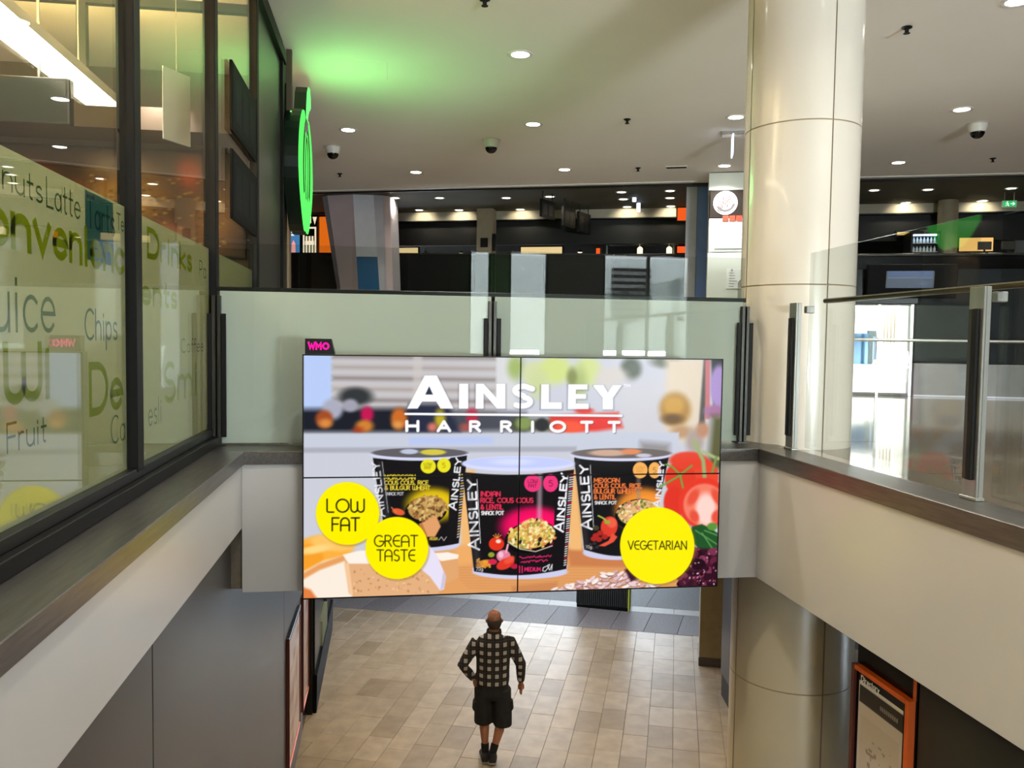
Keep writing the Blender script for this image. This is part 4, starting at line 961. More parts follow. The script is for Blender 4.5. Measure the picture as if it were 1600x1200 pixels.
fc = empty('pillar', far(-1.28, 2.85, UP), 'slim beige square column in the dark zone with a small black notice', 'pillar')
m_fcol = mat('beige_far_column', (150, 136, 112), .6, noise=.06)
fsub(MB().box(-1.484, -1.077, 2.7, 3.1, UP, CEIL, .01), 'shaft', m_fcol, fc)
fsub(MB().box(-1.38, -1.19, 2.685, 2.70, W(2.29), W(2.52), .003), 'notice', m_black, fc)
fsub(MB().box(-1.08, -1.0, 2.66, 2.78, W(2.2), W(2.62), .01), 'call_point', m_black, fc)
rc = empty('pillar', far(9.34, 2.9, UP), 'dark round column at the right behind the emergency sign', 'pillar')
b = MB(); c0 = far(9.34, 2.91, 0); b.tube((c0.x, c0.y, UP), (c0.x, c0.y, CEIL), .21, n=28); sub(b, 'shaft', m_fcol, rc, True)
b = MB(); b.lathe([(.215, 0), (.23, .01), (.23, .12), (.215, .13)], (c0.x, c0.y, UP), 28); sub(b, 'base_collar', m_dsteel, rc, True)

hs = empty('hanging_sign', far(.9, 1.3, CEIL), 'row of black wayfinding blades hanging from the dark ceiling', 'sign')
for k, (u, v, w_, h) in enumerate(((.62, .75, .62, .34), (.95, 1.75, .62, .40), (1.2, 2.6, .66, .44))):
    Mk = FARM @ Matrix.Translation((u, v, 0)) @ Matrix.Rotation(math.radians(72), 4, 'Z')
    sub(MB().box(-w_/2, w_/2, -.03, .03, CEIL-.22-h, CEIL-.18, .004).xf(Mk), 'sign_blade', m_black, hs)
    for s in (-1, 1): sub(MB().tube((s*w_*.36, 0, CEIL-.2), (s*w_*.36, 0, CEIL), .015, n=8).xf(Mk), 'hanger', m_dsteel, hs)
    for q in range(2): sub(MB().box(-w_/2+.06+q*.26, -w_/2+.24+q*.26, -.0335, -.03, CEIL-.16-h, CEIL-.28).xf(Mk), 'panel_mark', m_dsteel, hs)
_t1, _t2 = at(991, 315, 18.3), at(997.5, 331, 18.9)
tubes = [(_t1.x, _t1.y, _t1.z-EYE, 'slim white hanging lamp tube, upper of the two right of the hanging signs'), (_t2.x, _t2.y, _t2.z-EYE, 'slim white hanging lamp tube, lower of the two right of the hanging signs')]
for x, y, z, lb in tubes:
    o = empty('hanging_lamp', (x, y, W(z)), lb, 'lamp', 'slim hanging lamp tubes')
    sub(MB().tube((x, y, W(z)), (x, y, W(z)+.2), .045), 'tube', glow('cool_tube', (214, 228, 255), 2.2), o); sub(MB().tube((x, y, W(z)+.2), (x, y, CEIL), .012, n=8), 'suspension', m_steel, o)

# lit shop fronts seen over the hoarding
def lightbox(name, u0, u1, v, z0, z1, rgb, s, label, cat):
    o = empty(name, far((u0+u1)/2, v, z0), label, cat)
    fsub(MB().box(u0-.03, u1+.03, v+.005, v+.1, z0-.03, z1+.03), 'casing', m_black, o); fsub(MB().box(u0, u1, v-.004, v+.005, z0, z1), 'lit_face', glow(name+'_face', rgb, s), o); return o
# left: blue poster, fork menu, orange wall
bp = lightbox('poster_lightbox', -6.72, -6.33, 2.9, W(2.1), W(2.97), (70, 128, 176), .75, 'tall blue illuminated poster with a pink hand below the green emblem', 'poster')
b = MB(); b.prism([(-6.56, 2.89, W(2.1)), (-6.44, 2.89, W(2.1)), (-6.45, 2.89, W(2.45)), (-6.50, 2.89, W(2.55)), (-6.55, 2.89, W(2.45))], (0, .004, 0)); fsub(b, 'printed_hand', glow('poster_pink', (236, 150, 140), .9), bp)
b = MB()
for zz, w_ in ((2.74, .2), (2.66, .14)): b.box(-6.62, -6.62+w_, 2.887, 2.889, W(zz), W(zz)+.045)
fsub(b, 'caption_lines', glow('poster_white', (225, 235, 240), .9), bp)
mb_ = empty('menu_board', far(-6.04, 2.9, W(2.1)), 'black menu board with a cream outlined shop front drawing', 'sign')
fsub(MB().box(-6.28, -5.82, 2.9, 2.96, W(2.05), W(3.2)), 'board', m_black, mb_)
m_cream = glow('cream_print', (236, 222, 190), .85)
b = MB()
for a, c, w_ in (((-6.21, 2.05), (-6.21, 2.86), .045), ((-5.88, 2.05), (-5.88, 2.86), .045), ((-6.21, 2.86), (-5.88, 2.86), .045)):
    b.ribbon([(a[0], a[1]), (c[0], c[1])], w_, (0, 2.892, W(0)), (1, 0, 0), (0, 0, 1), .004)
for k in range(3):
    b.ribbon([(-6.13+k*.085, 2.05), (-6.13+k*.085, 2.62)], .05, (0, 2.892, W(0)), (1, 0, 0), (0, 0, 1), .004)
b.prism([(-6.17, 2.888, W(2.42)), (-5.92, 2.888, W(2.42)), (-5.92, 2.888, W(2.52)), (-6.17, 2.888, W(2.52))], (0, .004, 0))
b.prism([(-6.12, 2.888, W(2.98)), (-6.0, 2.888, W(2.98)), (-6.0, 2.888, W(3.16)), (-6.12, 2.888, W(3.16))], (0, .004, 0)); b.prism([(-5.96, 2.888, W(3.14)), (-5.84, 2.888, W(3.14)), (-5.90, 2.888, W(2.94))], (0, .004, 0))
fsub(b, 'drawing', m_cream, mb_)
ow = empty('orange_wall_panel', far(-5.7, 2.95, UP), 'lit orange wall panel next to the menu board, left of the leaning pillar', 'panel')
fsub(MB().box(-5.80, -5.45, 2.95, 3.05, UP, W(3.15), .006), 'board', glow('lit_orange', (232, 110, 24), .7), ow); fsub(MB().box(-5.82, -5.43, 2.93, 3.06, W(3.15), W(3.19), .004), 'top_cap', m_black, ow)
# strip above hoarding
lightbox('lit_counter_panel', -4.2, -3.44, 4.0, W(2.24), W(2.44), (236, 208, 150), .8, 'cream lit panel with an orange corner over the hoarding, beside the leaning pillar', 'panel')
lightbox('orange_sign', -4.50, -4.27, 3.96, W(2.25), W(2.36), (236, 90, 30), .9, 'short orange lit sign over the hoarding, touching the leaning pillar', 'sign')
lightbox('lit_counter_panel', -.616, .47, 4.0, W(2.22), W(2.43), (222, 200, 150), .75, 'cream lit panel over the hoarding, right of the beige far column', 'panel')
lightbox('red_sign', 3.40, 3.60, 3.9, W(2.24), W(2.40), (240, 84, 34), 1.1, 'small red lit sign at the right end of the steel counter', 'sign')
lightbox('orange_sign', 3.40, 3.62, 2.9, W(2.90), W(3.20), (240, 74, 18), .9, 'square orange sign high on the bulkhead, beside the blue grey panel', 'sign')
lightbox('orange_sign', 1.36, 1.46, 3.95, W(2.24), W(2.38), (240, 150, 50), .9, 'tiny amber lamp sign over the hoarding, left of the steel counter', 'sign')
sc_ = empty('steel_counter', far(2.55, 4.0, UP), 'stainless steel kitchen counter with overhead shelf behind the hoarding', 'counter')
fsub(MB().box(1.5, 3.34, 3.9, 4.4, W(2.19), W(2.23), .004), 'worktop', m_steel, sc_); fsub(MB().box(1.66, 3.42, 3.9, 4.3, W(2.47), W(2.50), .004), 'overshelf', m_steel, sc_)
for u in (1.6, 3.3): fsub(MB().box(u-.02, u+.02, 4.3, 4.34, UP, W(2.5)), 'upright', m_steel, sc_)
fsub(MB().box(1.5, 3.4, 3.95, 4.35, UP, W(2.19)), 'cabinet_body', m_dsteel, sc_)
for k, (u, z, lb) in enumerate(((2.47, 2.28, 'small lit jar on the steel counter, left of the pair'), (3.2, 2.28, 'small lit jar on the steel counter, right of the pair'))):
    o = empty('heat_lamp', far(u, 4.0, W(2.23)), lb.replace('jar', 'heat lamp'), 'lamp', 'heat lamps on the steel counter')
    c = far(u, 4.0, W(2.23)); sub(MB().lathe([(.0, 0), (.07, 0), (.07, .14), (.03, .18), (0, .18)], c, 14), 'shade', glow('heat_lamp_glow', (255, 236, 180), 1.6), o, True); sub(MB().tube(c+Vector((0, 0, .18)), c+Vector((0, 0, .24)), .012, n=8), 'hanger', m_steel, o)
for k, (u, lb) in enumerate(((-3.2, 'first dim pendant over the hoarding'), (-2.2, 'second dim pendant over the hoarding'), (.95, 'dim pendant over the hoarding between cream panel and amber sign'))):
    c = far(u, 3.9, W(2.27)); o = empty('pendant_lamp', c, lb, 'lamp', 'small pendants over the hoarding')
    sub(MB().lathe([(.09, 0), (.05, .05), (.015, .07)], c, 14), 'shade', m_dsteel, o, True); sub(MB().lathe([(0, -.01), (.05, -.005), (.06, .01)], c, 12), 'bulb', glow('pendant_bulb', (255, 232, 190), 3), o); sub(MB().tube(c+Vector((0, 0, .07)), c+Vector((0, 0, .3)), .008, n=6), 'cord', m_black, o)

# blue grey panel, coffee panel
bl = empty('blue_grey_panel', far(3.83, .3, UP), 'tall two-tone blue and grey fin panel left of the coffee panel', 'panel')
fsub(MB().box(3.611, 3.83, .2, .34, UP, CEIL-.05, .004), 'grey_face', mat('cool_grey_face', (186, 186, 196), .35, noise=.04), bl)
fsub(MB().box(3.833, 4.05, .22, .34, UP, CEIL-.05, .004), 'blue_face', mat('blue_face', (112, 140, 206), .3, noise=.06), bl)
fsub(MB().box(4.05, 4.075, .18, .34, UP, CEIL-.05), 'edge_trim', m_plastic, bl)
cf = empty('coffee_panel', far(4.4, -.9, UP), 'white and brown coffee shop panel with round logo, left of the cream column', 'sign')
m_pw = mat('white_sign_board', (222, 226, 218), .5, noise=.02); m_brown = mat('dark_brown_board', (40, 33, 28), .5, noise=.1, spec=.2)
u0, u1, v0 = 4.04, 5.1, -1.0
fsub(MB().box(u0, u1, v0, v0+.5, UP, W(1.722), .004), 'lower_board', m_pw, cf); fsub(MB().box(u0+.01, u1, v0, v0+.5, W(1.735), W(2.375), .004), 'middle_board', m_pw, cf)
fsub(MB().box(u0+.02, u1, v0-.01, v0+.5, W(2.38), W(2.90), .004), 'brown_board', m_brown, cf); fsub(MB().box(u0-.01, u1, v0, v0+.5, W(2.905), CEIL-.02, .004), 'header', m_pw, cf)
fsub(MB().box(u0+.12, u1, v0-.012, v0-.002, W(1.80), W(2.32), .003), 'white_poster', mat('poster_white_paper', (240, 242, 240), .5), cf)
lc, lz = 4.345, W(2.66)
def disc(c_u, v, c_z, r, t=.008, n=32, a0=0): return MB().prism([(c_u+r*math.cos(2*math.pi*i/n), v, c_z+r*math.sin(2*math.pi*i/n)) for i in range(n)], (0, t, 0))
fsub(disc(lc, v0-.02, lz, .225), 'logo_disc', m_pw, cf)
b = MB(); b.ribbon(arc(0, 0, .2, .2, 0, 360, 30), .012, (lc, v0-.021, lz), (1, 0, 0), (0, 0, 1), .002); m_dgrey = mat('logo_grey', (88, 84, 88), .6)
b.ribbon(arc(0, .02, .165, .17, 215, 340, 14), .045, (lc, v0-.021, lz), (1, 0, 0), (0, 0, 1), .002); b.ribbon(arc(-.1, -.12, .035, .035, 0, 360, 12), .016, (lc, v0-.021, lz), (1, 0, 0), (0, 0, 1), .002)
tl = Vector((.985, 0, .17)).normalized(); tu = Vector((-.17, 0, .985)).normalized()
text_mb(b, 'COFFEE', Vector((lc, v0-.022, lz))+tl*-.135+tu*.055, tl, tu, .062, .014, .27, .002); text_mb(b, 'BEANS', Vector((lc, v0-.022, lz))+tl*-.11+tu*-.085, tl, tu, .06, .013, .23, .002)
fsub(b, 'logo_print', m_dgrey, cf)
b = MB(); text_mb(b, 'CHERRY', Vector((lc, v0-.023, lz))+tl*-.14+tu*-.015, tl, tu, .058, .014, .28, .002); fsub(b, 'logo_print', mat('logo_red', (206, 84, 84), .6), cf)
for k in range(3): fsub(MB().box(4.30+k*.125, 4.41+k*.125, v0-.03, v0-.012, W(2.315), W(2.415), .003), 'red_tag', mat('red_tag_paint', (232, 62, 40), .5), cf)
b = MB(); text_mb(b, 'Pis', (4.33, v0-.0135, W(2.06)), (1, 0, 0), (0, 0, 1), .13, .012, .34, .001); b.ribbon(arc(4.5, 2.02, .2, .07, 200, 330, 9), .012, (0, v0-.0135, EYE), (1, 0, 0), (0, 0, 1), .001)
fsub(b, 'faint_print', mat('pale_grey_ink', (196, 200, 202), .6), cf)
b = MB(); b.box(4.40, 4.66, v0-.006, v0-.001, W(1.04), W(1.42)); fsub(b, 'notice', mat('poster_white_paper', (240, 242, 240), .5), cf)
b = MB()
for k in range(6): b.box(4.45, 4.45+R.uniform(.08, .18), v0-.008, v0-.006, W(1.08+k*.05), W(1.088+k*.05))
b.ribbon(arc(4.5, 1.385, .015, .015, 0, 360, 10), .008, (0, v0-.008, EYE), (1, 0, 0), (0, 0, 1), .001); fsub(b, 'notice_print', m_dgrey, cf)

# emergency exit sign at the right
ex = empty('exit_sign', far(10.27, 2.0, W(2.95)), 'small green and white running-man exit sign hanging at the right', 'sign')
fsub(MB().box(10.13, 10.41, 1.98, 2.04, W(2.94), W(3.08), .004), 'casing', m_plastic, ex); m_exg = glow('exit_green', (40, 170, 90), 1.0); m_exw = glow('exit_white', (220, 250, 230), 1.2)
fsub(MB().box(10.145, 10.395, 1.974, 1.98, W(2.95), W(3.07)), 'green_face', m_exg, ex)
b = MB(); o3 = (10.22, 1.972, W(3.01))
for pl, w_ in (([(0, .02), (.012, -.01), (.03, -.04)], .018), ([(.012, -.01), (-.01, -.03), (-.03, -.03)], .012), ([(-.03, .01), (0, .02), (.03, .0)], .01), (arc(.005, .04, .006, .006, 0, 360, 8), .01), ([(.07, 0), (.14, 0)], .016), ([(.11, .03), (.145, 0), (.11, -.03)], .014)): b.ribbon(pl, w_, o3, (1, 0, 0), (0, 0, 1), .001)
fsub(b, 'pictogram', m_exw, ex)
for u in (10.18, 10.36): fsub(MB().tube((u, 2.01, W(3.08)), (u, 2.01, CEIL), .01, n=8), 'hanger', m_steel, ex)

# bottle fridge and counter under the dark bulkhead, right
fr = empty('drinks_fridge', far(8.8, 2.7, UP), 'open drinks fridge with lit rows of bottles, right of the column in the dark zone', 'fridge')
fsub(MB().box(8.5, 9.06, 3.0, 3.1, UP, W(2.5)), 'back_panel', m_black, fr)
for u in (8.48, 9.05): fsub(MB().box(u, u+.04, 2.45, 3.1, UP, W(2.5)), 'side_panel', m_black, fr)
fsub(MB().box(8.48, 9.09, 2.45, 3.1, W(2.46), W(2.52)), 'canopy', m_black, fr); fsub(MB().box(8.55, 9.02, 2.5, 2.56, W(2.43), W(2.455)), 'light_strip', glow('fridge_light', (220, 236, 255), 6), fr)
shz = [W(2.08), W(2.27)]
for z in shz: fsub(MB().box(8.52, 9.05, 2.5, 3.0, z-.015, z), 'shelf', m_steel, fr)
m_bot = [mat('bottle_%s' % n, c, .2) for n, c in (('clear', (190, 206, 220)), ('blue', (90, 130, 180)), ('white', (225, 228, 232)))]
pb = None
for r_, z in enumerate(shz):
    for k in range(7):
        c = far(8.575+k*.072, 2.6, z)
        if pb is None:
            pb = empty('drink_bottle', c); b = MB().lathe([(0, 0), (.027, 0), (.028, .08), (.012, .115), (.012, .13)], c, 10); sub(b, 'bottle_body', m_bot[0], pb, True); b = MB().lathe([(.014, .13), (.014, .145), (0, .145)], c, 10); sub(b, 'cap', m_bot[1], pb); o = pb
        else: o = copy_tree(pb); o.location = c
        tag(o, 'small pale drink bottle standing in a row on %s fridge shelf' % ('the lower' if r_ == 0 else 'the upper'), 'bottle', 'bottles on the %s fridge shelf' % ('lower' if r_ == 0 else 'upper'))
lightbox('lit_menu_strip', 8.36, 9.0, 3.2, W(2.53), W(2.60), (226, 190, 110), .8, 'narrow amber lit strip above the drinks fridge', 'sign')
lightbox('lit_shop_window', 9.7, 10.4, 3.255, W(2.16), W(2.46), (240, 190, 110), .9, 'warm amber lit shop window right of the dark column', 'sign')
ct = empty('shop_counter', far(9.6, 1.6, UP), 'long black shop counter in front of the drinks fridge', 'counter')
fsub(MB().box(6.2, 14, 1.5, 2.1, UP, W(1.88), .005), 'counter_body', m_dblack, ct); fsub(MB().box(6.15, 14.05, 1.42, 2.15, W(1.88), W(1.93), .004), 'worktop', m_dsteel, ct)
for k in range(3):
    u = 9.75+k*.45; c = far(u, 1.75, W(1.93)); o = empty('till_display', c, ['grey till display on the black counter, nearest the dark column', 'grey till display on the black counter, between two others', 'grey till display on the black counter, farthest from the dark column'][k], 'till', 'till displays on the counter')
    Mt = FARM @ Matrix.Translation((u, 1.75, W(1.93))); sub(MB().box(-.05, .05, -.05, .05, 0, .02, .004).xf(Mt), 'foot', m_black, o); sub(MB().box(-.015, .015, -.015, .015, .02, .14).xf(Mt), 'stand', m_black, o); sub(MB().box(-.13, .13, -.02, .02, .1, .27, .005).xf(Mt), 'screen', m_dsteel, o)

# ================================================================== MADE-UP LOBBY FOR THE BRIGHT DOORWAY BEHIND THE RIGHT GLASS
DP = Vector((7.152, 11.745, 0)); DM = Matrix.Translation(DP) @ Matrix.Rotation(-FA, 4, 'Z')
un = empty('doorway_stand_in', DP+Vector((0, 0, UP)), 'made-up glowing lobby under a black canopy, standing in for a daylight doorway right of the column', 'lobby')
def usub(mb, name, m, root=un, smooth=False): return sub(mb.xf(DM), name, m, root, smooth)
m_lob = mat('white_lobby_wall', (240, 238, 232), .6, noise=.02)
usub(MB().box(-1.6, .72, 2.6, 2.68, UP, W(.62)), 'back_wall', m_lob); usub(MB().box(-1.68, -1.6, 0, 2.68, UP, W(.62)), 'side_wall', m_lob); usub(MB().box(.66, .74, .05, 2.68, UP, W(.62)), 'side_wall', m_lob)
usub(MB().box(-1.7, .76, -.1, 2.7, W(.62), W(1.15), .01), 'canopy', m_dblack); usub(MB().box(-1.5, .6, .3, 2.4, W(.585), W(.615)), 'glow_ceiling_fill', glow('doorway_fill_glow', (250, 252, 255), 12.0))  # glowing ceiling added to give the doorway's daylight
usub(MB().box(-1.6, .66, .0, 2.6, UP, UP+.012), 'lobby_floor', mat('pale_lobby_floor', (225, 222, 214), .3))
for u in (-1.6, -.8, .235, .70): usub(MB().box(u-.022, u+.022, -.03, .03, UP, W(.62), .003), 'door_stile', m_steel)
for z in (UP+.0, W(.60)): usub(MB().box(-1.6, .70, -.025, .025, z, z+.045, .003), 'door_rail', m_dsteel)
for a, c in ((-.78, .213), (.257, .68)): usub(MB().box(a, c, -.005, .005, UP+.05, W(.60)), 'door_pane', m_clear)
usub(MB().box(-.78, .70, -.02, .02, UP+.42, UP+.46, .003), 'mid_rail', m_steel)
usub(MB().box(-.1, .2, .5, .55, UP+.46, UP+.95, .004), 'blue_hoarding', m_blue_gloss); usub(MB().box(.28, .34, .5, .55, UP+.5, UP+.9), 'blue_hoarding', mat('pale_blue_board', (120, 150, 190), .5))
usub(MB().box(.26, .44, .9, .95, UP+.45, UP+1.0), 'dark_board', mat('dark_teal_board', (28, 52, 60), .5))
for k in range(4): usub(MB().box(.44+k*.05, .465+k*.05, .6, .64, UP+.8, UP+1.38), 'slat', mat('beige_slat', (170, 150, 124), .6))
dw = empty('dark_wall_panel', DP+Vector((1.5, -.5, UP)), 'dark green black wall panel with a pale grey plinth beside the made-up lobby', 'wall panel')
usub(MB().box(.75, 4.2, .0, .1, UP+.50, W(1.15), .006), 'panel', mat('green_black_panel', (7, 12, 13), .4, noise=.2, nscale=2, spec=.1), dw)
usub(MB().box(.75, 4.2, -.02, .1, UP, UP+.50, .006), 'plinth', mat('pale_grey_plinth', (112, 112, 108), .35, noise=.08), dw)
usub(MB().box(.75, 4.2, -.06, -.02, UP, UP+.025, .003), 'kick_strip', mat('pale_lilac_strip', (200, 204, 220), .3), dw)
gr_ = empty('barrier_rail', DP+Vector((.9, -1.2, UP)), 'slim horizontal steel barrier rail in front of the made-up lobby', 'rail')
usub(MB().tube((-1.3, -.5, UP+.84), (2.4, -.5, UP+.84), .022, n=12), 'top_rail', m_steel, gr_, True)
for u in (-1.3, 2.4): usub(MB().tube((u, -.5, UP), (u, -.5, UP+.84), .02, n=10), 'upright', m_steel, gr_, True)
tv = empty('television', DM @ Vector((.55, -.2, W(.75))), 'black wall television with a blue picture on the lobby canopy, above the right handrail', 'television')
Mtv = DM @ Matrix.Translation((.62, -.26, W(1.0))) @ Matrix.Rotation(math.radians(5), 4, 'X')
def screen_print():
    ny, nx = 46, 90; y, x = np.mgrid[0:1:ny*1j, 0:1:nx*1j]; im = np.zeros((ny, nx, 3)); im[:] = (14, 40, 84); im[y < .35] = (26, 66, 130)
    im[(y > .38) & (y < .42)] = (120, 160, 206); im += 40*np.exp(-((x-.8)/.12)**2-((y-.75)/.15)**2)[..., None]; im[(x < .03) | (x > .97)] = (10, 14, 24); return im
sub(MB().box(-.62, .62, .0, .1, -.30, .20, .01).xf(Mtv), 'casing', m_matt, tv)
sm = print_mesh('screen', screen_print(), (-.36, -.006, -.15), (1, 0, 0), (0, 0, 1), .66, .25, vcol_mat('tv_image', .6), tv, Vector((0, 0, 0)))
sm.data.transform(Matrix.Translation(-Vector(tv.location)) @ Mtv)
sub(MB().box(-.2, .2, .1, .145, -.12, .12, .01).xf(Mtv), 'wall_bracket', m_dsteel, tv)
# ================================================================== LOWER LEVEL
def poster(y0, y1, z0, z1, label, seed):
    X = -1.0; o = empty('wall_poster', (X, (y0+y1)/2, z0), label, 'poster', 'framed light posters on the left wall')
    t = .04
    sub(MB().box(X, X+.035, y0, y0+t, z0, z1, .003), 'frame_side', m_dorange, o); sub(MB().box(X, X+.035, y1-t, y1, z0, z1, .003), 'frame_side', m_dorange, o)
    sub(MB().box(X, X+.035, y0+t, y1-t, z1-t, z1, .003), 'frame_top', m_black, o); sub(MB().box(X, X+.035, y0+t, y1-t, z0, z0+t, .003), 'frame_bottom', m_orange, o)
    rr = np.random.default_rng(seed); ny, nx = 70, 44; y, x = np.mgrid[0:1:ny*1j, 0:1:nx*1j]
    im = np.zeros((ny, nx, 3)); im[:] = (206, 178, 158); im += (np.array((226, 214, 226))-im)*np.clip(1-y*2.2, 0, 1)[..., None]
    for _ in range(26):
        cx, cy, rx, ry = rr.uniform(0, 1), rr.uniform(.1, 1), rr.uniform(.03, .2), rr.uniform(.02, .12); c = np.array([(190, 150, 120), (150, 110, 84), (226, 206, 186), (176, 120, 100)][rr.integers(4)], float)
        k = np.exp(-((x-cx)/rx)**2-((y-cy)/ry)**2)[..., None]*.6; im = im*(1-k)+c*k
    print_mesh('poster_sheet', im, (X+.024, y0+t, z0+t), (0, 1, 0), (0, 0, 1), y1-y0-2*t, z1-z0-2*t, vcol_mat('poster_print', None, .25), o, Vector(o.location))
poster(8.43, 9.52, .38, 1.76, 'nearer red framed poster on the grey wall below the video wall', 3)
poster(9.84, 10.54, .36, 1.74, 'farther red framed poster, partly hidden by the video wall corner', 4)
pt = empty('black_portal', (-.95, 11.9, 0), 'black shop entrance portal with angled kick plate, beyond the two posters', 'shop front')
for y0, y1, x1 in ((10.62, 11.5, -.90), (11.52, 12.6, -.93), (12.62, 13.7, -.90)): sub(MB().box(-1.0, x1, y0, y1, .0, 3.1, .006), 'black_panel', m_dblack, pt)
for y in (11.51, 12.61): sub(MB().box(-.95, -.915, y-.008, y+.008, .35, 3.1), 'joint_strip', m_dsteel, pt)
sub(MB().prism([(-.93, 10.6, 0), (-.88, 10.6, 0), (-.87, 10.6, .5), (-.93, 10.6, .5)], (0, 3.1, 0)), 'kick_plate', m_matt, pt)
sub(MB().box(-.93, -.88, 11.6, 12.5, .5, .85, .004), 'glazed_slot', m_film, pt)
sub(MB().box(-1.0, -.93, 10.56, 10.61, 0, 3.1), 'corner_post', m_black, pt)
# directory, right
dr = empty('directory_board', (3.1, 4.7, .9), 'orange framed directory map on the dark wall at the lower right', 'poster')
X = 3.10; y0, y1, z0, z1 = 4.38, 4.99, .75, 2.70
sub(MB().box(X-.05, X, y0, y0+.035, z0, z1, .003), 'frame_side', m_orange, dr); sub(MB().box(X-.05, X, y1-.035, y1, z0, z1, .003), 'frame_side', m_dorange, dr)
sub(MB().box(X-.05, X, y0+.035, y1-.035, z1-.03, z1, .003), 'frame_top', m_orange, dr); sub(MB().box(X-.05, X, y0+.035, y1-.035, z0, z0+.03, .003), 'frame_bottom', m_orange, dr)
sub(MB().box(X-.03, X, y0+.035, y1-.035, z0+.03, z1-.03), 'backing', m_dblack, dr)
sub(MB().box(X-.012, X, y0, y0+.016, z1, 3.14), 'upper_strip', m_orange, dr)
nx, ny = 90, 190; y, x = np.mgrid[0:1:ny*1j, 0:1:nx*1j]; im = np.zeros((ny, nx, 3)); im[:] = (206, 194, 184)
def rect(a, b_, c, d, col, op=1.0):
    k = (x >= a) & (x <= b_) & (y >= c) & (y <= d); im[k] = im[k]*(1-op)+np.array(col)*op
rect(0, 1, 0, .075, (20, 18, 18)); rect(0, 1, 0, .012, (220, 216, 210)); rect(0, .02, 0, 1, (216, 208, 200)); rect(0, 1, .93, 1, (30, 26, 26))
for a in range(9): rect(.5+a*.045, .53+a*.045, .04, .054, (120, 114, 110))
rect(.06, .94, .12, .60, (190, 176, 156), .5)
q = np.random.default_rng(8)
for _ in range(60):
    a, c = q.uniform(.2, .8), q.uniform(.16, .55); rect(a, a+q.uniform(.01, .10), c, c+q.uniform(.004, .014), (150, 136, 120))
rect(.46, .58, .33, .38, (226, 220, 212)); rect(.49, .52, .38, .5, (120, 108, 98)); rect(.54, .57, .40, .47, (70, 60, 54)); rect(.5, .505, .14, .33, (150, 136, 120))
rect(.05, .4, .62, .74, (222, 216, 210)); rect(.06, .16, .66, .668, (90, 84, 80))
for k in range(6): rect(.34+k*.105, .42+k*.105, .70, .71, (40, 36, 36)); rect(.36+k*.1, .40+k*.1, .76+(k % 2)*.03, .77+(k % 2)*.03, (60, 56, 54))
for k in range(22): a, c = q.uniform(.05, .85), q.uniform(.78, .91); rect(a, a+.1, c, c+.004, (110, 100, 96))
print_mesh('map_sheet', im[:, ::1], (X-.032, y1-.07, z0+.06), (0, -1, 0), (0, 0, 1), y1-y0-.14, z1-z0-.15, vcol_mat('directory_print', None, .2), dr, Vector(dr.location))
b = MB(); text_mb(b, 'Directory', (X-.0335, y1-.095, z1-.085), (0, -1, 0), (0, 0, 1), .034, .006, .2, .001); sub(b, 'lettering', mat('poster_white_paper', (240, 242, 240), .5), dr)
# grey door leaf and beige pier beyond the column
gd = empty('grey_service_panel', (4.5, 10.2, 0), 'dark grey metal service panel with black kick plate, between column and beige pier', 'panel')
Mg = Matrix.Translation((4.384, 9.783, 0)) @ Matrix.Rotation(math.radians(-10), 4, 'Z')
sub(MB().box(0, .5, 0, .76, .32, 3.14, .004).xf(Mg), 'panel_body', mat('slate_grey_metal', (96, 95, 100), .35, .4, noise=.06), gd); sub(MB().box(.012, .5, .012, .75, 0, .315, .004).xf(Mg), 'kick_plate', m_black, gd)
sub(MB().box(-.012, .0, -.03, .012, 0, 3.14).xf(Mg), 'edge_strip', m_steel, gd)
pr = empty('stone_pier', (4.85, 11.7, 0), 'beige stone pier on a dark base, right of the black ribbed kiosk', 'pillar')
Mp = Matrix.Translation((4.602, 11.536, 0)) @ Matrix.Rotation(-FA, 4, 'Z')
sub(MB().box(0, .62, 0, .6, .13, 3.14, .006).xf(Mp), 'shaft', mat('beige_pier_stone', (150, 132, 92), .45, noise=.1, nscale=8), pr); sub(MB().box(-.008, .63, -.008, .61, 0, .13, .004).xf(Mp), 'base', mat('grey_pier_base', (84, 76, 66), .5, noise=.1), pr)
ki = empty('digital_kiosk', (3.83, 14.3, 0), 'black ribbed kiosk with a lime edge standing on the granite band under the video wall', 'kiosk')
Mk = Matrix.Translation((3.388, 14.403, 0)) @ Matrix.Rotation(math.atan2(14.027-14.403, 4.257-3.388), 4, 'Z')
sub(MB().box(0, .93, .02, .3, .06, 2.0, .006).xf(Mk), 'body', m_black, ki); sub(MB().box(.01, .94, .0, .3, 0, .06, .003).xf(Mk), 'foot', m_dblack, ki)
for k in range(24): sub(MB().box(.02+k*.038, .04+k*.038, .0, .02, .07, .75).xf(Mk), 'rib', mat('charcoal_rib', (52, 58, 60), .4), ki)
sub(MB().box(.93, .955, .0, .3, .0, 2.0, .003).xf(Mk), 'lime_edge', mat('lime_edge', (196, 210, 60), .4), ki)
sub(MB().box(.08, .85, -.002, .02, .9, 1.9, .004).xf(Mk), 'screen', glow('kiosk_screen', (70, 110, 170), .6), ki)
# soffit lights of the lower level
for i, (x, y) in enumerate(((.4, 7.2), (2.2, 7.4), (.2, 9.8), (2.3, 10.0), (.3, 12.4), (2.6, 12.6), (4.6, 8.2))):
    downlight((x, y, 3.158), 15, 'warm round downlight in the lower soffit above the walker', 'downlights in the lower soffit', .1, (1, .84, .62))

for x, y in ((.6, 13.6), (2.4, 13.4), (4.0, 12.6)): downlight((x, y, 3.158), 20, 'added cool fill downlight, unseen, in the lower soffit above the far pavers', 'added cool fill lights in the lower soffit', .1, (.70, .79, 1.0))  # bluish lights made up to brighten the pavers near the granite band
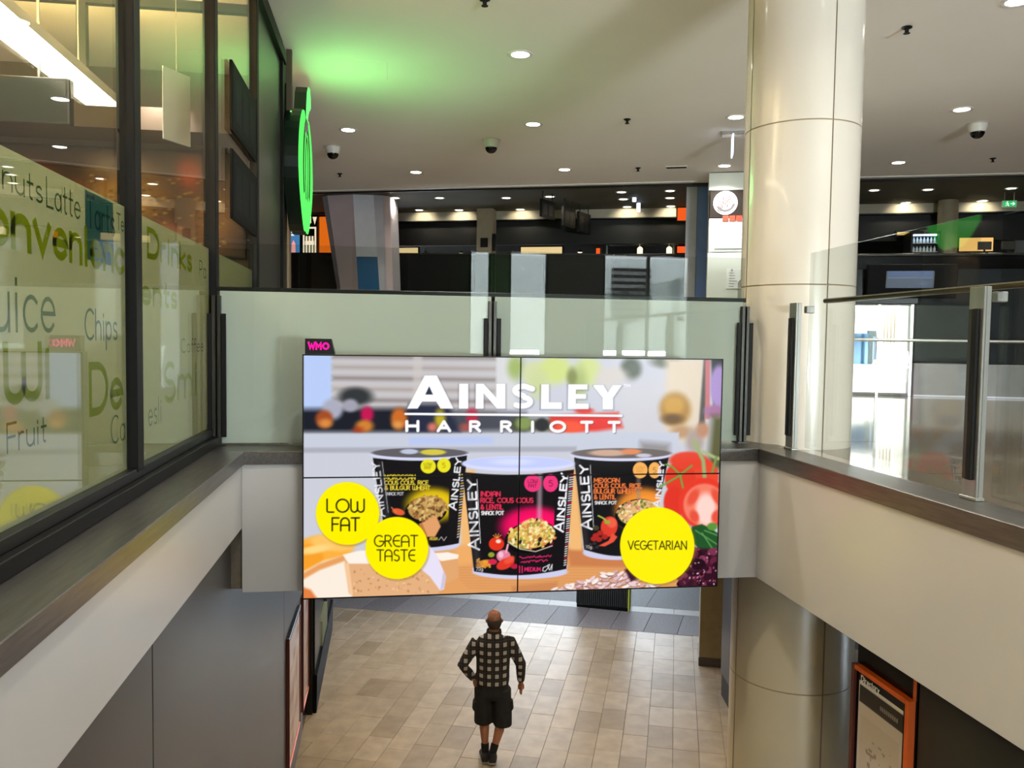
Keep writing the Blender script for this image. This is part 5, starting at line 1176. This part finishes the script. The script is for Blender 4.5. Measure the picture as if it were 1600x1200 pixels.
# ================================================================== INSIDE THE SHOP
sl = empty('linear_ceiling_light', (-2.75, 5.2, W(2.2)), 'long bright white linear light hanging inside the shop', 'light')
sub(MB().box(-2.89, -2.58, 1.0, 8.62, W(2.2), W(2.21)), 'diffuser', glow('linear_diffuser', (255, 246, 226), 6.0), sl); sub(MB().box(-2.90, -2.57, .99, 8.63, W(2.21), W(2.29), .004), 'housing', m_plastic, sl)
for y in (2.0, 5.0, 8.0): sub(MB().tube((-2.74, y, W(2.29)), (-2.74, y, CEIL), .008, n=6), 'suspension', m_steel, sl)
area('shop_linear_lamp', (-2.74, 4.8, W(2.18)), (-2.74, 4.8, 0), 120, .3, 7.4, (1, .86, .6))
area('shop_ceiling_fill', (-2.74, 4.8, W(2.32)), (-2.74, 4.8, CEIL), 650, .25, 7.0, (1, .72, .26))  # added warm fill, no fixture of its own, yellows the shop ceiling
for x in (-4.4, -2.6): spot((x, 9.9, W(2.9)), (x, 10.85, W(1.5)), 160, 80, (1, .85, .65))  # unseen spots added to brighten the mural
area('shop_fill', (-5.2, 4.8, W(3.0)), (-5.0, 4.8, 0), 150, 1.0, 6.0, (1, .84, .56))  # area light without a fixture, added to back-light the film warmly
stv = empty('television', (-2.75, 7.0, W(1.8)), 'dark television hanging inside the shop below the linear light', 'television')
sub(MB().box(-3.35, -2.46, 7.0, 7.08, W(1.63), W(1.985), .008), 'casing', m_black, stv); sub(MB().box(-3.32, -2.49, 6.994, 7.0, W(1.655), W(1.96)), 'screen', mat('tv_glass', (30, 36, 34), .2, spec=.2), stv)
for x in (-3.1, -2.7): sub(MB().tube((x, 7.04, W(1.98)), (x, 7.04, CEIL), .012, n=8), 'hanger', m_steel, stv)
fp = empty('food_mural', (-3.4, 10.85, W(.6)), 'large brown red food mural of bread and peppers on the shop end wall', 'mural')
nx, ny = 150, 90; y, x = np.mgrid[0:1:ny*1j, 0:1:nx*1j]; im = np.zeros((ny, nx, 3)); im[:] = (46, 22, 18)
q = np.random.default_rng(21)
def blob(cx, cy, rx, ry, c, s=3):
    global im
    k = np.clip(1.5-np.sqrt(((x-cx)/rx)**2+((y-cy)/ry)**2)*1.2, 0, 1)[..., None]; im = im*(1-k)+np.array(c, float)*k
for cx, cy, rx, ry, c in ((.15, .6, .12, .3, (150, 40, 26)), (.32, .45, .1, .3, (176, 52, 30)), (.44, .6, .07, .28, (190, 60, 40)), (.62, .45, .16, .34, (176, 134, 66)), (.6, .15, .12, .14, (150, 132, 112)), (.9, .6, .1, .4, (160, 110, 56)), (.82, .2, .05, .2, (206, 90, 36)), (.75, .8, .07, .16, (150, 92, 80))): blob(cx, cy, rx, ry, c)
for _ in range(220): blob(q.uniform(.5, .95), q.uniform(.25, .9), .008, .012, ((196, 160, 90), (120, 84, 44), (90, 60, 34))[q.integers(3)])
print_mesh('mural_sheet', im, (-5.4, 10.84, W(1.0)), (1, 0, 0), (0, 0, 1), 3.6, 1.25, vcol_mat('mural_print', None, .4), fp, Vector(fp.location))
sub(MB().box(-5.43, -1.77, 10.845, 10.88, W(.97), W(2.28), .004), 'backing', m_black, fp)
struct('trim_11', MB().box(-7.3, XG-.08, 10.2, 10.9, W(2.36), W(2.62)), mat('taupe_bulkhead', (96, 84, 80), .6))
tr = empty('ceiling_track', (-2.8, 8.2, W(2.4)), 'dark metal ceiling track with drop posts inside the shop', 'track')
sub(MB().box(-4.4, -1.3, 8.16, 8.24, W(3.0), W(3.08)), 'rail', m_black, tr); sub(MB().box(-3.6, -3.52, 5.0, 8.16, W(3.0), W(3.08)), 'rail', m_black, tr)
for x in (-2.77, -3.56): sub(MB().box(x-.04, x+.04, 8.16, 8.24, W(2.36) if x > -3 else W(3.08), W(3.0) if x > -3 else CEIL), 'drop_post', m_black, tr)
hc = empty('hanging_card', (-1.9, 7.6, W(1.9)), 'plain white promotional card hanging inside the shop window', 'card')
Mc = Matrix.Translation((-1.85, 7.75, W(2.05))) @ Matrix.Rotation(math.radians(62), 4, 'Z')
sub(MB().box(-.17, .17, -.006, .006, -.36, .26, .004).xf(Mc), 'card', mat('white_card', (226, 230, 226), .5), hc); sub(MB().tube((0, 0, .26), (0, 0, 1.2), .004, n=6).xf(Mc), 'string', m_steel, hc)
for z0, z1, lb in ((1.53, 2.05, 'upper black menu screen fixed on the shop glazing'), (.88, 1.40, 'lower black menu screen fixed on the shop glazing')):
    o = empty('menu_screen', (-1.165, 7.1, W(z0)), lb, 'screen'); sub(MB().box(-1.178, -1.155, 6.5, 7.635, W(z0), W(z1), .004), 'casing', m_matt, o)
    sub(MB().box(-1.156, -1.153, 6.53, 7.605, W(z0)+.03, W(z1)-.03), 'screen', mat('dim_menu_glass', (10, 12, 14), .6, spec=.1), o)
    for k in range(3): sub(MB().box(-1.1535, -1.152, 6.62+k*.33, 6.86+k*.33, W(z0)+.1, W(z1)-.1), 'menu_column', mat('menu_dim_print', (24, 28, 30), .6, spec=.1), o)
sb = empty('shop_counter', (-3.0, 6.2, UP), 'pale shop counter behind the word film', 'counter')
sub(MB().box(-3.4, -2.3, 2.5, 8.4, UP, UP+.95, .01), 'counter_body', mat('cream_counter', (206, 196, 160), .5), sb); sub(MB().box(-3.45, -2.25, 2.45, 8.45, UP+.95, UP+1.0, .008), 'worktop', m_steel, sb)

# ================================================================== PEOPLE
def rings(chain, n=16):
    """chain: (centre, half width, half depth); returns a closed tapered tube as verts, faces"""
    V, Fc = [], []; m_ = len(chain); P = [Vector(c[0]) for c in chain]
    for i, (c, a, d) in enumerate(chain):
        t = (P[min(i+1, m_-1)]-P[max(i-1, 0)]).normalized()
        ref = Vector((1, 0, 0)) if abs(t.x) < .8 else Vector((0, 0, 1))
        dy = t.cross(ref).normalized(); dx = dy.cross(t).normalized()
        for k in range(n):
            an = 2*math.pi*k/n; V.append(P[i]+dx*a*math.cos(an)+dy*d*math.sin(an))
    for i in range(m_-1):
        for k in range(n): Fc.append((i*n+k, i*n+(k+1) % n, (i+1)*n+(k+1) % n, (i+1)*n+k))
    V.append(P[0]); V.append(P[-1]); a, b_ = len(V)-2, len(V)-1
    for k in range(n): Fc.append((a, (k+1) % n, k)); Fc.append((b_, (m_-1)*n+k, (m_-1)*n+(k+1) % n))
    return V, Fc
def fused(name, chains, m, root, Mw, vox=.010, smooth=4):
    V, Fc = [], []
    for ch in chains:
        v, f = rings(ch); o = len(V); V += v; Fc += [tuple(i+o for i in q) for q in f]
    me = bpy.data.meshes.new(name+'_base'); me.from_pydata([tuple(v) for v in V], [], Fc)
    b = bmesh.new(); b.from_mesh(me)
    bmesh.ops.recalc_face_normals(b, faces=b.faces); b.to_mesh(me); b.free()
    t = bpy.data.objects.new(name+'_base', me); COL.objects.link(t)
    r = t.modifiers.new('r', 'REMESH'); r.mode = 'VOXEL'; r.voxel_size = vox
    s_ = t.modifiers.new('s', 'SMOOTH'); s_.factor = .5; s_.iterations = smooth
    dg = bpy.context.evaluated_depsgraph_get(); out = bpy.data.meshes.new_from_object(t.evaluated_get(dg)); bpy.data.objects.remove(t); bpy.data.meshes.remove(me)
    out.name = name; out.materials.clear(); out.transform(Mw)
    return link(name, out, m, root, True)
def limb(*pts): return [(p[:3], p[3], p[4] if len(p) > 4 else p[3]) for p in pts]
def finger(base, d1, l, r=.0085, curl=(0, .3, -.3)):
    b0 = Vector(base); d = Vector(d1).normalized(); c = Vector(curl); p1 = b0+d*l*.45; p2 = p1+(d+c*.5).normalized()*l*.3; p3 = p2+(d+c).normalized()*l*.25
    return [(tuple(b0-d*.02), r, r), (tuple(p1), r, r), (tuple(p2), r*.95, r*.95), (tuple(p3), r*.75, r*.75)]
def person(name, loc, rz, label, skin, shirt_m, shorts_m, sock_m, shoe_m, hair_m):
    root = empty(name, loc, label, 'person'); root.rotation_euler = (0, 0, rz); I = Matrix.Identity(4)
    LS, RS = (-.185, 0, 1.385), (.185, 0, 1.385); LE, RE = (-.345, -.075, 1.135), (.315, -.03, 1.13); LH, RH = (-.205, .02, .93), (.325, .06, .875)
    LK, RK = (-.095, .03, .50), (.115, .0, .50); LA, RA = (-.075, -.02, .095), (.005, -.09, .12)
    head = [((.01, .015, 1.455), .06, .062), ((.01, .02, 1.50), .057, .062), ((.01, .035, 1.545), .064, .078), ((.01, .04, 1.59), .074, .094), ((.01, .03, 1.64), .078, .10), ((.01, .02, 1.69), .072, .09), ((.01, .015, 1.722), .045, .058), ((.01, .012, 1.732), .015, .02)]
    ears = [[((.01+s*.07, .025, 1.585), .012, .012), ((.01+s*.088, .018, 1.61), .016, .02), ((.01+s*.09, .012, 1.635), .012, .016)] for s in (-1, 1)]
    nose = [((.01, .12, 1.635), .008, .008), ((.01, .142, 1.605), .014, .014), ((.01, .125, 1.59), .012, .012)]
    chin = [((.01, .085, 1.545), .034, .03), ((.01, .11, 1.535), .024, .02)]
    torso = [((0, 0, .86), .15, .11), ((0, 0, .98), .155, .105), ((0, 0, 1.12), .152, .105), ((0, 0, 1.28), .18, .118), ((0, -.005, 1.38), .18, .10), ((0, 0, 1.44), .12, .075), ((.005, .01, 1.48), .06, .06)]
    arm = lambda S, E, H: limb((*S, .058), (*[(a+b_)/2 for a, b_ in zip(S, E)], .05), (*E, .043), (*[a*.45+b_*.55 for a, b_ in zip(E, H)], .036), (*H, .027))
    leg = lambda hx, K, A: limb((hx, 0, .88, .095), (hx*.9+K[0]*.1, 0, .74, .088), (*K, .058), (K[0]*.7+A[0]*.3, K[1]*.7+A[1]*.3-.015, .38, .057), (K[0]*.25+A[0]*.75, K[1]*.25+A[1]*.75, .2, .038), (*A, .034), (A[0], A[1]+.05, .05, .036, .03))
    palmR = [((.325, .06, .88), .026, .02), ((.328, .075, .835), .04, .018), ((.33, .085, .79), .038, .016)]
    fing = [finger((.33+dx, .085+dy, .795), (0, .1, -1), l) for dx, dy, l in ((-.012, .03, .075), (-.004, .012, .085), (.002, -.008, .08), (.006, -.027, .062))] + [finger((.315, .095, .85), (-.25, .7, -.75), .06, .010)]
    palmL = [((-.205, .02, .935), .026, .02), ((-.19, .035, .885), .038, .017), ((-.18, .045, .845), .036, .015)]
    fingL = [finger((-.18, .045+dy, .85), (.15, .1, -1), l) for dy, l in ((.03, .07), (.012, .08), (-.008, .075), (-.027, .06))] + [finger((-.19, .075, .89), (.3, .7, -.6), .055, .010)]
    fused('body', [head, nose, chin] + ears + [torso, arm(LS, LE, LH), arm(RS, RE, RH), leg(-.09, LK, LA), leg(.09, RK, RA), palmR, palmL] + fing + fingL, skin, root, I, .0075, 3)
    sl_ = lambda S, E, H: limb((S[0]*.8, S[1], S[2]+.0, .064), (*S, .072), (*[(a+b_)/2 for a, b_ in zip(S, E)], .068), (*E, .062), (*[a*.5+b_*.5 for a, b_ in zip(E, H)], .053), (*[a*.12+b_*.88 for a, b_ in zip(E, H)], .043))
    stor = [((0, -.005, .905), .186, .138), ((0, -.005, .97), .192, .138), ((0, -.005, 1.06), .19, .134), ((0, -.005, 1.18), .193, .134), ((0, -.01, 1.30), .205, .14), ((0, -.01, 1.375), .205, .122), ((0, -.003, 1.43), .165, .098), ((.005, .008, 1.475), .083, .078), ((.007, .012, 1.497), .074, .074)]
    fused('shirt', [stor, sl_(LS, LE, LH), sl_(RS, RE, RH)], shirt_m, root, I, .010, 3)
    fused('shorts', [[((0, 0, .925), .172, .128), ((0, 0, .88), .185, .138), ((0, 0, .78), .19, .14), ((0, 0, .735), .17, .12)], limb((-.095, 0, .84, .115, .128), (-.10, .005, .68, .108, .118), (-.102, .02, .54, .105, .112), (-.102, .025, .44, .106, .112)), limb((.095, 0, .84, .115, .128), (.108, .0, .68, .108, .118), (.12, -.003, .54, .105, .112), (.12, -.008, .415, .106, .112)), limb((-.195, 0, .70, .03, .07), (-.2, .005, .60, .032, .07)), limb((.205, 0, .70, .03, .07), (.212, 0, .60, .032, .07))], shorts_m, root, I, .010, 3)
    for A, K in ((LA, LK), (RA, RK)):
        mx = [a*.72+b_*.28 for a, b_ in zip(A, K)]
        fused('sock', [limb((*mx, .047), ((A[0]*.9+mx[0]*.1), (A[1]*.9+mx[1]*.1), (A[2]*.9+mx[2]*.1), .043), (A[0], A[1]+.01, A[2]-.04, .043))], sock_m, root, I, .009, 2)
        hz = max(.0, A[2]-.095)
        up_ = [((A[0], A[1]-.085, .045+hz), .042, .04), ((A[0], A[1]-.03, .06+hz), .054, .054), ((A[0]+.0, A[1]+.05, .05+hz*.7), .057, .05), ((A[0]-.01, A[1]+.14, .038+hz*.3), .062, .036), ((A[0]-.012, A[1]+.205, .028), .044, .026)]
        sh = fused('shoe', [up_, limb((A[0], A[1], .11+hz, .045), (A[0], A[1], .06+hz, .045))], shoe_m, root, I, .009, 2)
        so = fused('sole', [[((A[0], A[1]-.085, .014+hz), .044, .013), ((A[0], A[1]-.02, .013+hz*.9), .056, .013), ((A[0], A[1]+.07, .013+hz*.5), .058, .013), ((A[0]-.01, A[1]+.14, .013), .063, .013), ((A[0]-.012, A[1]+.215, .014), .044, .012)]], mat('pale_shoe_sole', (150, 148, 144), .6), None, I, .008, 1); so.parent = sh
    # close-cropped dark hair round the back and sides
    fused('hair', [[((.01, -.005, 1.535), .062, .058), ((.01, .0, 1.58), .082, .086), ((.01, -.002, 1.625), .085, .09), ((.01, -.01, 1.655), .078, .078)]], hair_m, root, I, .009, 2)
    for s in (-1, 1):
        b = MB().lathe([(0, .011), (.008, .008), (.011, 0), (.008, -.008), (0, -.011)], (.01+s*.03, .125, 1.635), 10); b.build('eye', mat('eye_white', (220, 215, 205), .2), root, True)
    b = MB().ribbon([(-.025, 0), (0, -.003), (.025, 0)], .008, (.01, .128, 1.567), (1, 0, 0), (0, 0, 1), .004); b.build('lips', mat('lip_pink', (160, 96, 86), .5), root)
    # collar, waist belt and patch pockets
    b = MB().lathe([(.078, 1.47), (.088, 1.475), (.083, 1.515), (.073, 1.51)], (.007, .01, 0), 20); b.build('collar', shirt_m, root, True)
    return root
def plaid():
    M = bpy.data.materials.new('black_white_check_cloth'); M.use_nodes = True; nt = M.node_tree; b = nt.nodes['Principled BSDF']; b.inputs['Roughness'].default_value = .9
    tc = nt.nodes.new('ShaderNodeTexCoord'); sp = nt.nodes.new('ShaderNodeSeparateXYZ'); nt.links.new(tc.outputs['Object'], sp.inputs[0])
    def mth(op, a, c=None):
        n = nt.nodes.new('ShaderNodeMath'); n.operation = op
        for k, v in enumerate((a, c)):
            if v is None: continue
            if isinstance(v, (int, float)): n.inputs[k].default_value = v
            else: nt.links.new(v, n.inputs[k])
        return n.outputs[0]
    fx = mth('FRACT', mth('ADD', mth('DIVIDE', sp.outputs[0], .088), 100.28)); fz_ = mth('FRACT', mth('ADD', mth('DIVIDE', sp.outputs[2], .088), 100.1))
    gx_, gz_ = mth('GREATER_THAN', fx, .54), mth('GREATER_THAN', fz_, .50)
    both = mth('MULTIPLY', gx_, gz_); any_ = mth('MAXIMUM', gx_, gz_)
    lnx = mth('LESS_THAN', mth('ABSOLUTE', mth('SUBTRACT', fx, .22)), .06); lnz = mth('LESS_THAN', mth('ABSOLUTE', mth('SUBTRACT', fz_, .22)), .06)
    m1 = nt.nodes.new('ShaderNodeMix'); m1.data_type = 'RGBA'; m1.inputs[6].default_value = (.006, .006, .006, 1); m1.inputs[7].default_value = (.02, .017, .014, 1); nt.links.new(any_, m1.inputs[0])
    m2 = nt.nodes.new('ShaderNodeMix'); m2.data_type = 'RGBA'; m2.inputs[7].default_value = (.44, .40, .35, 1); nt.links.new(both, m2.inputs[0]); nt.links.new(m1.outputs[2], m2.inputs[6])
    m3 = nt.nodes.new('ShaderNodeMix'); m3.data_type = 'RGBA'; m3.inputs[7].default_value = (.06, .048, .038, 1); nt.links.new(mth('MULTIPLY', mth('MAXIMUM', lnx, lnz), .5), m3.inputs[0]); nt.links.new(m2.outputs[2], m3.inputs[6])
    nt.links.new(m3.outputs[2], b.inputs['Base Color']); return M
person('person', (1.20, 9.16, .0), math.radians(-6), 'bald man in black and white checked shirt and black shorts walking away on the pavers', mat('tanned_skin', (168, 112, 82), .55, noise=.08, nscale=20), plaid(), mat('black_cotton', (22, 22, 22), .85, noise=.2, nscale=12), mat('black_sock', (20, 20, 20), .9), mat('black_shoe', (26, 26, 27), .5, noise=.1), mat('dark_grey_hair', (62, 50, 42), .8, noise=.2, nscale=80))
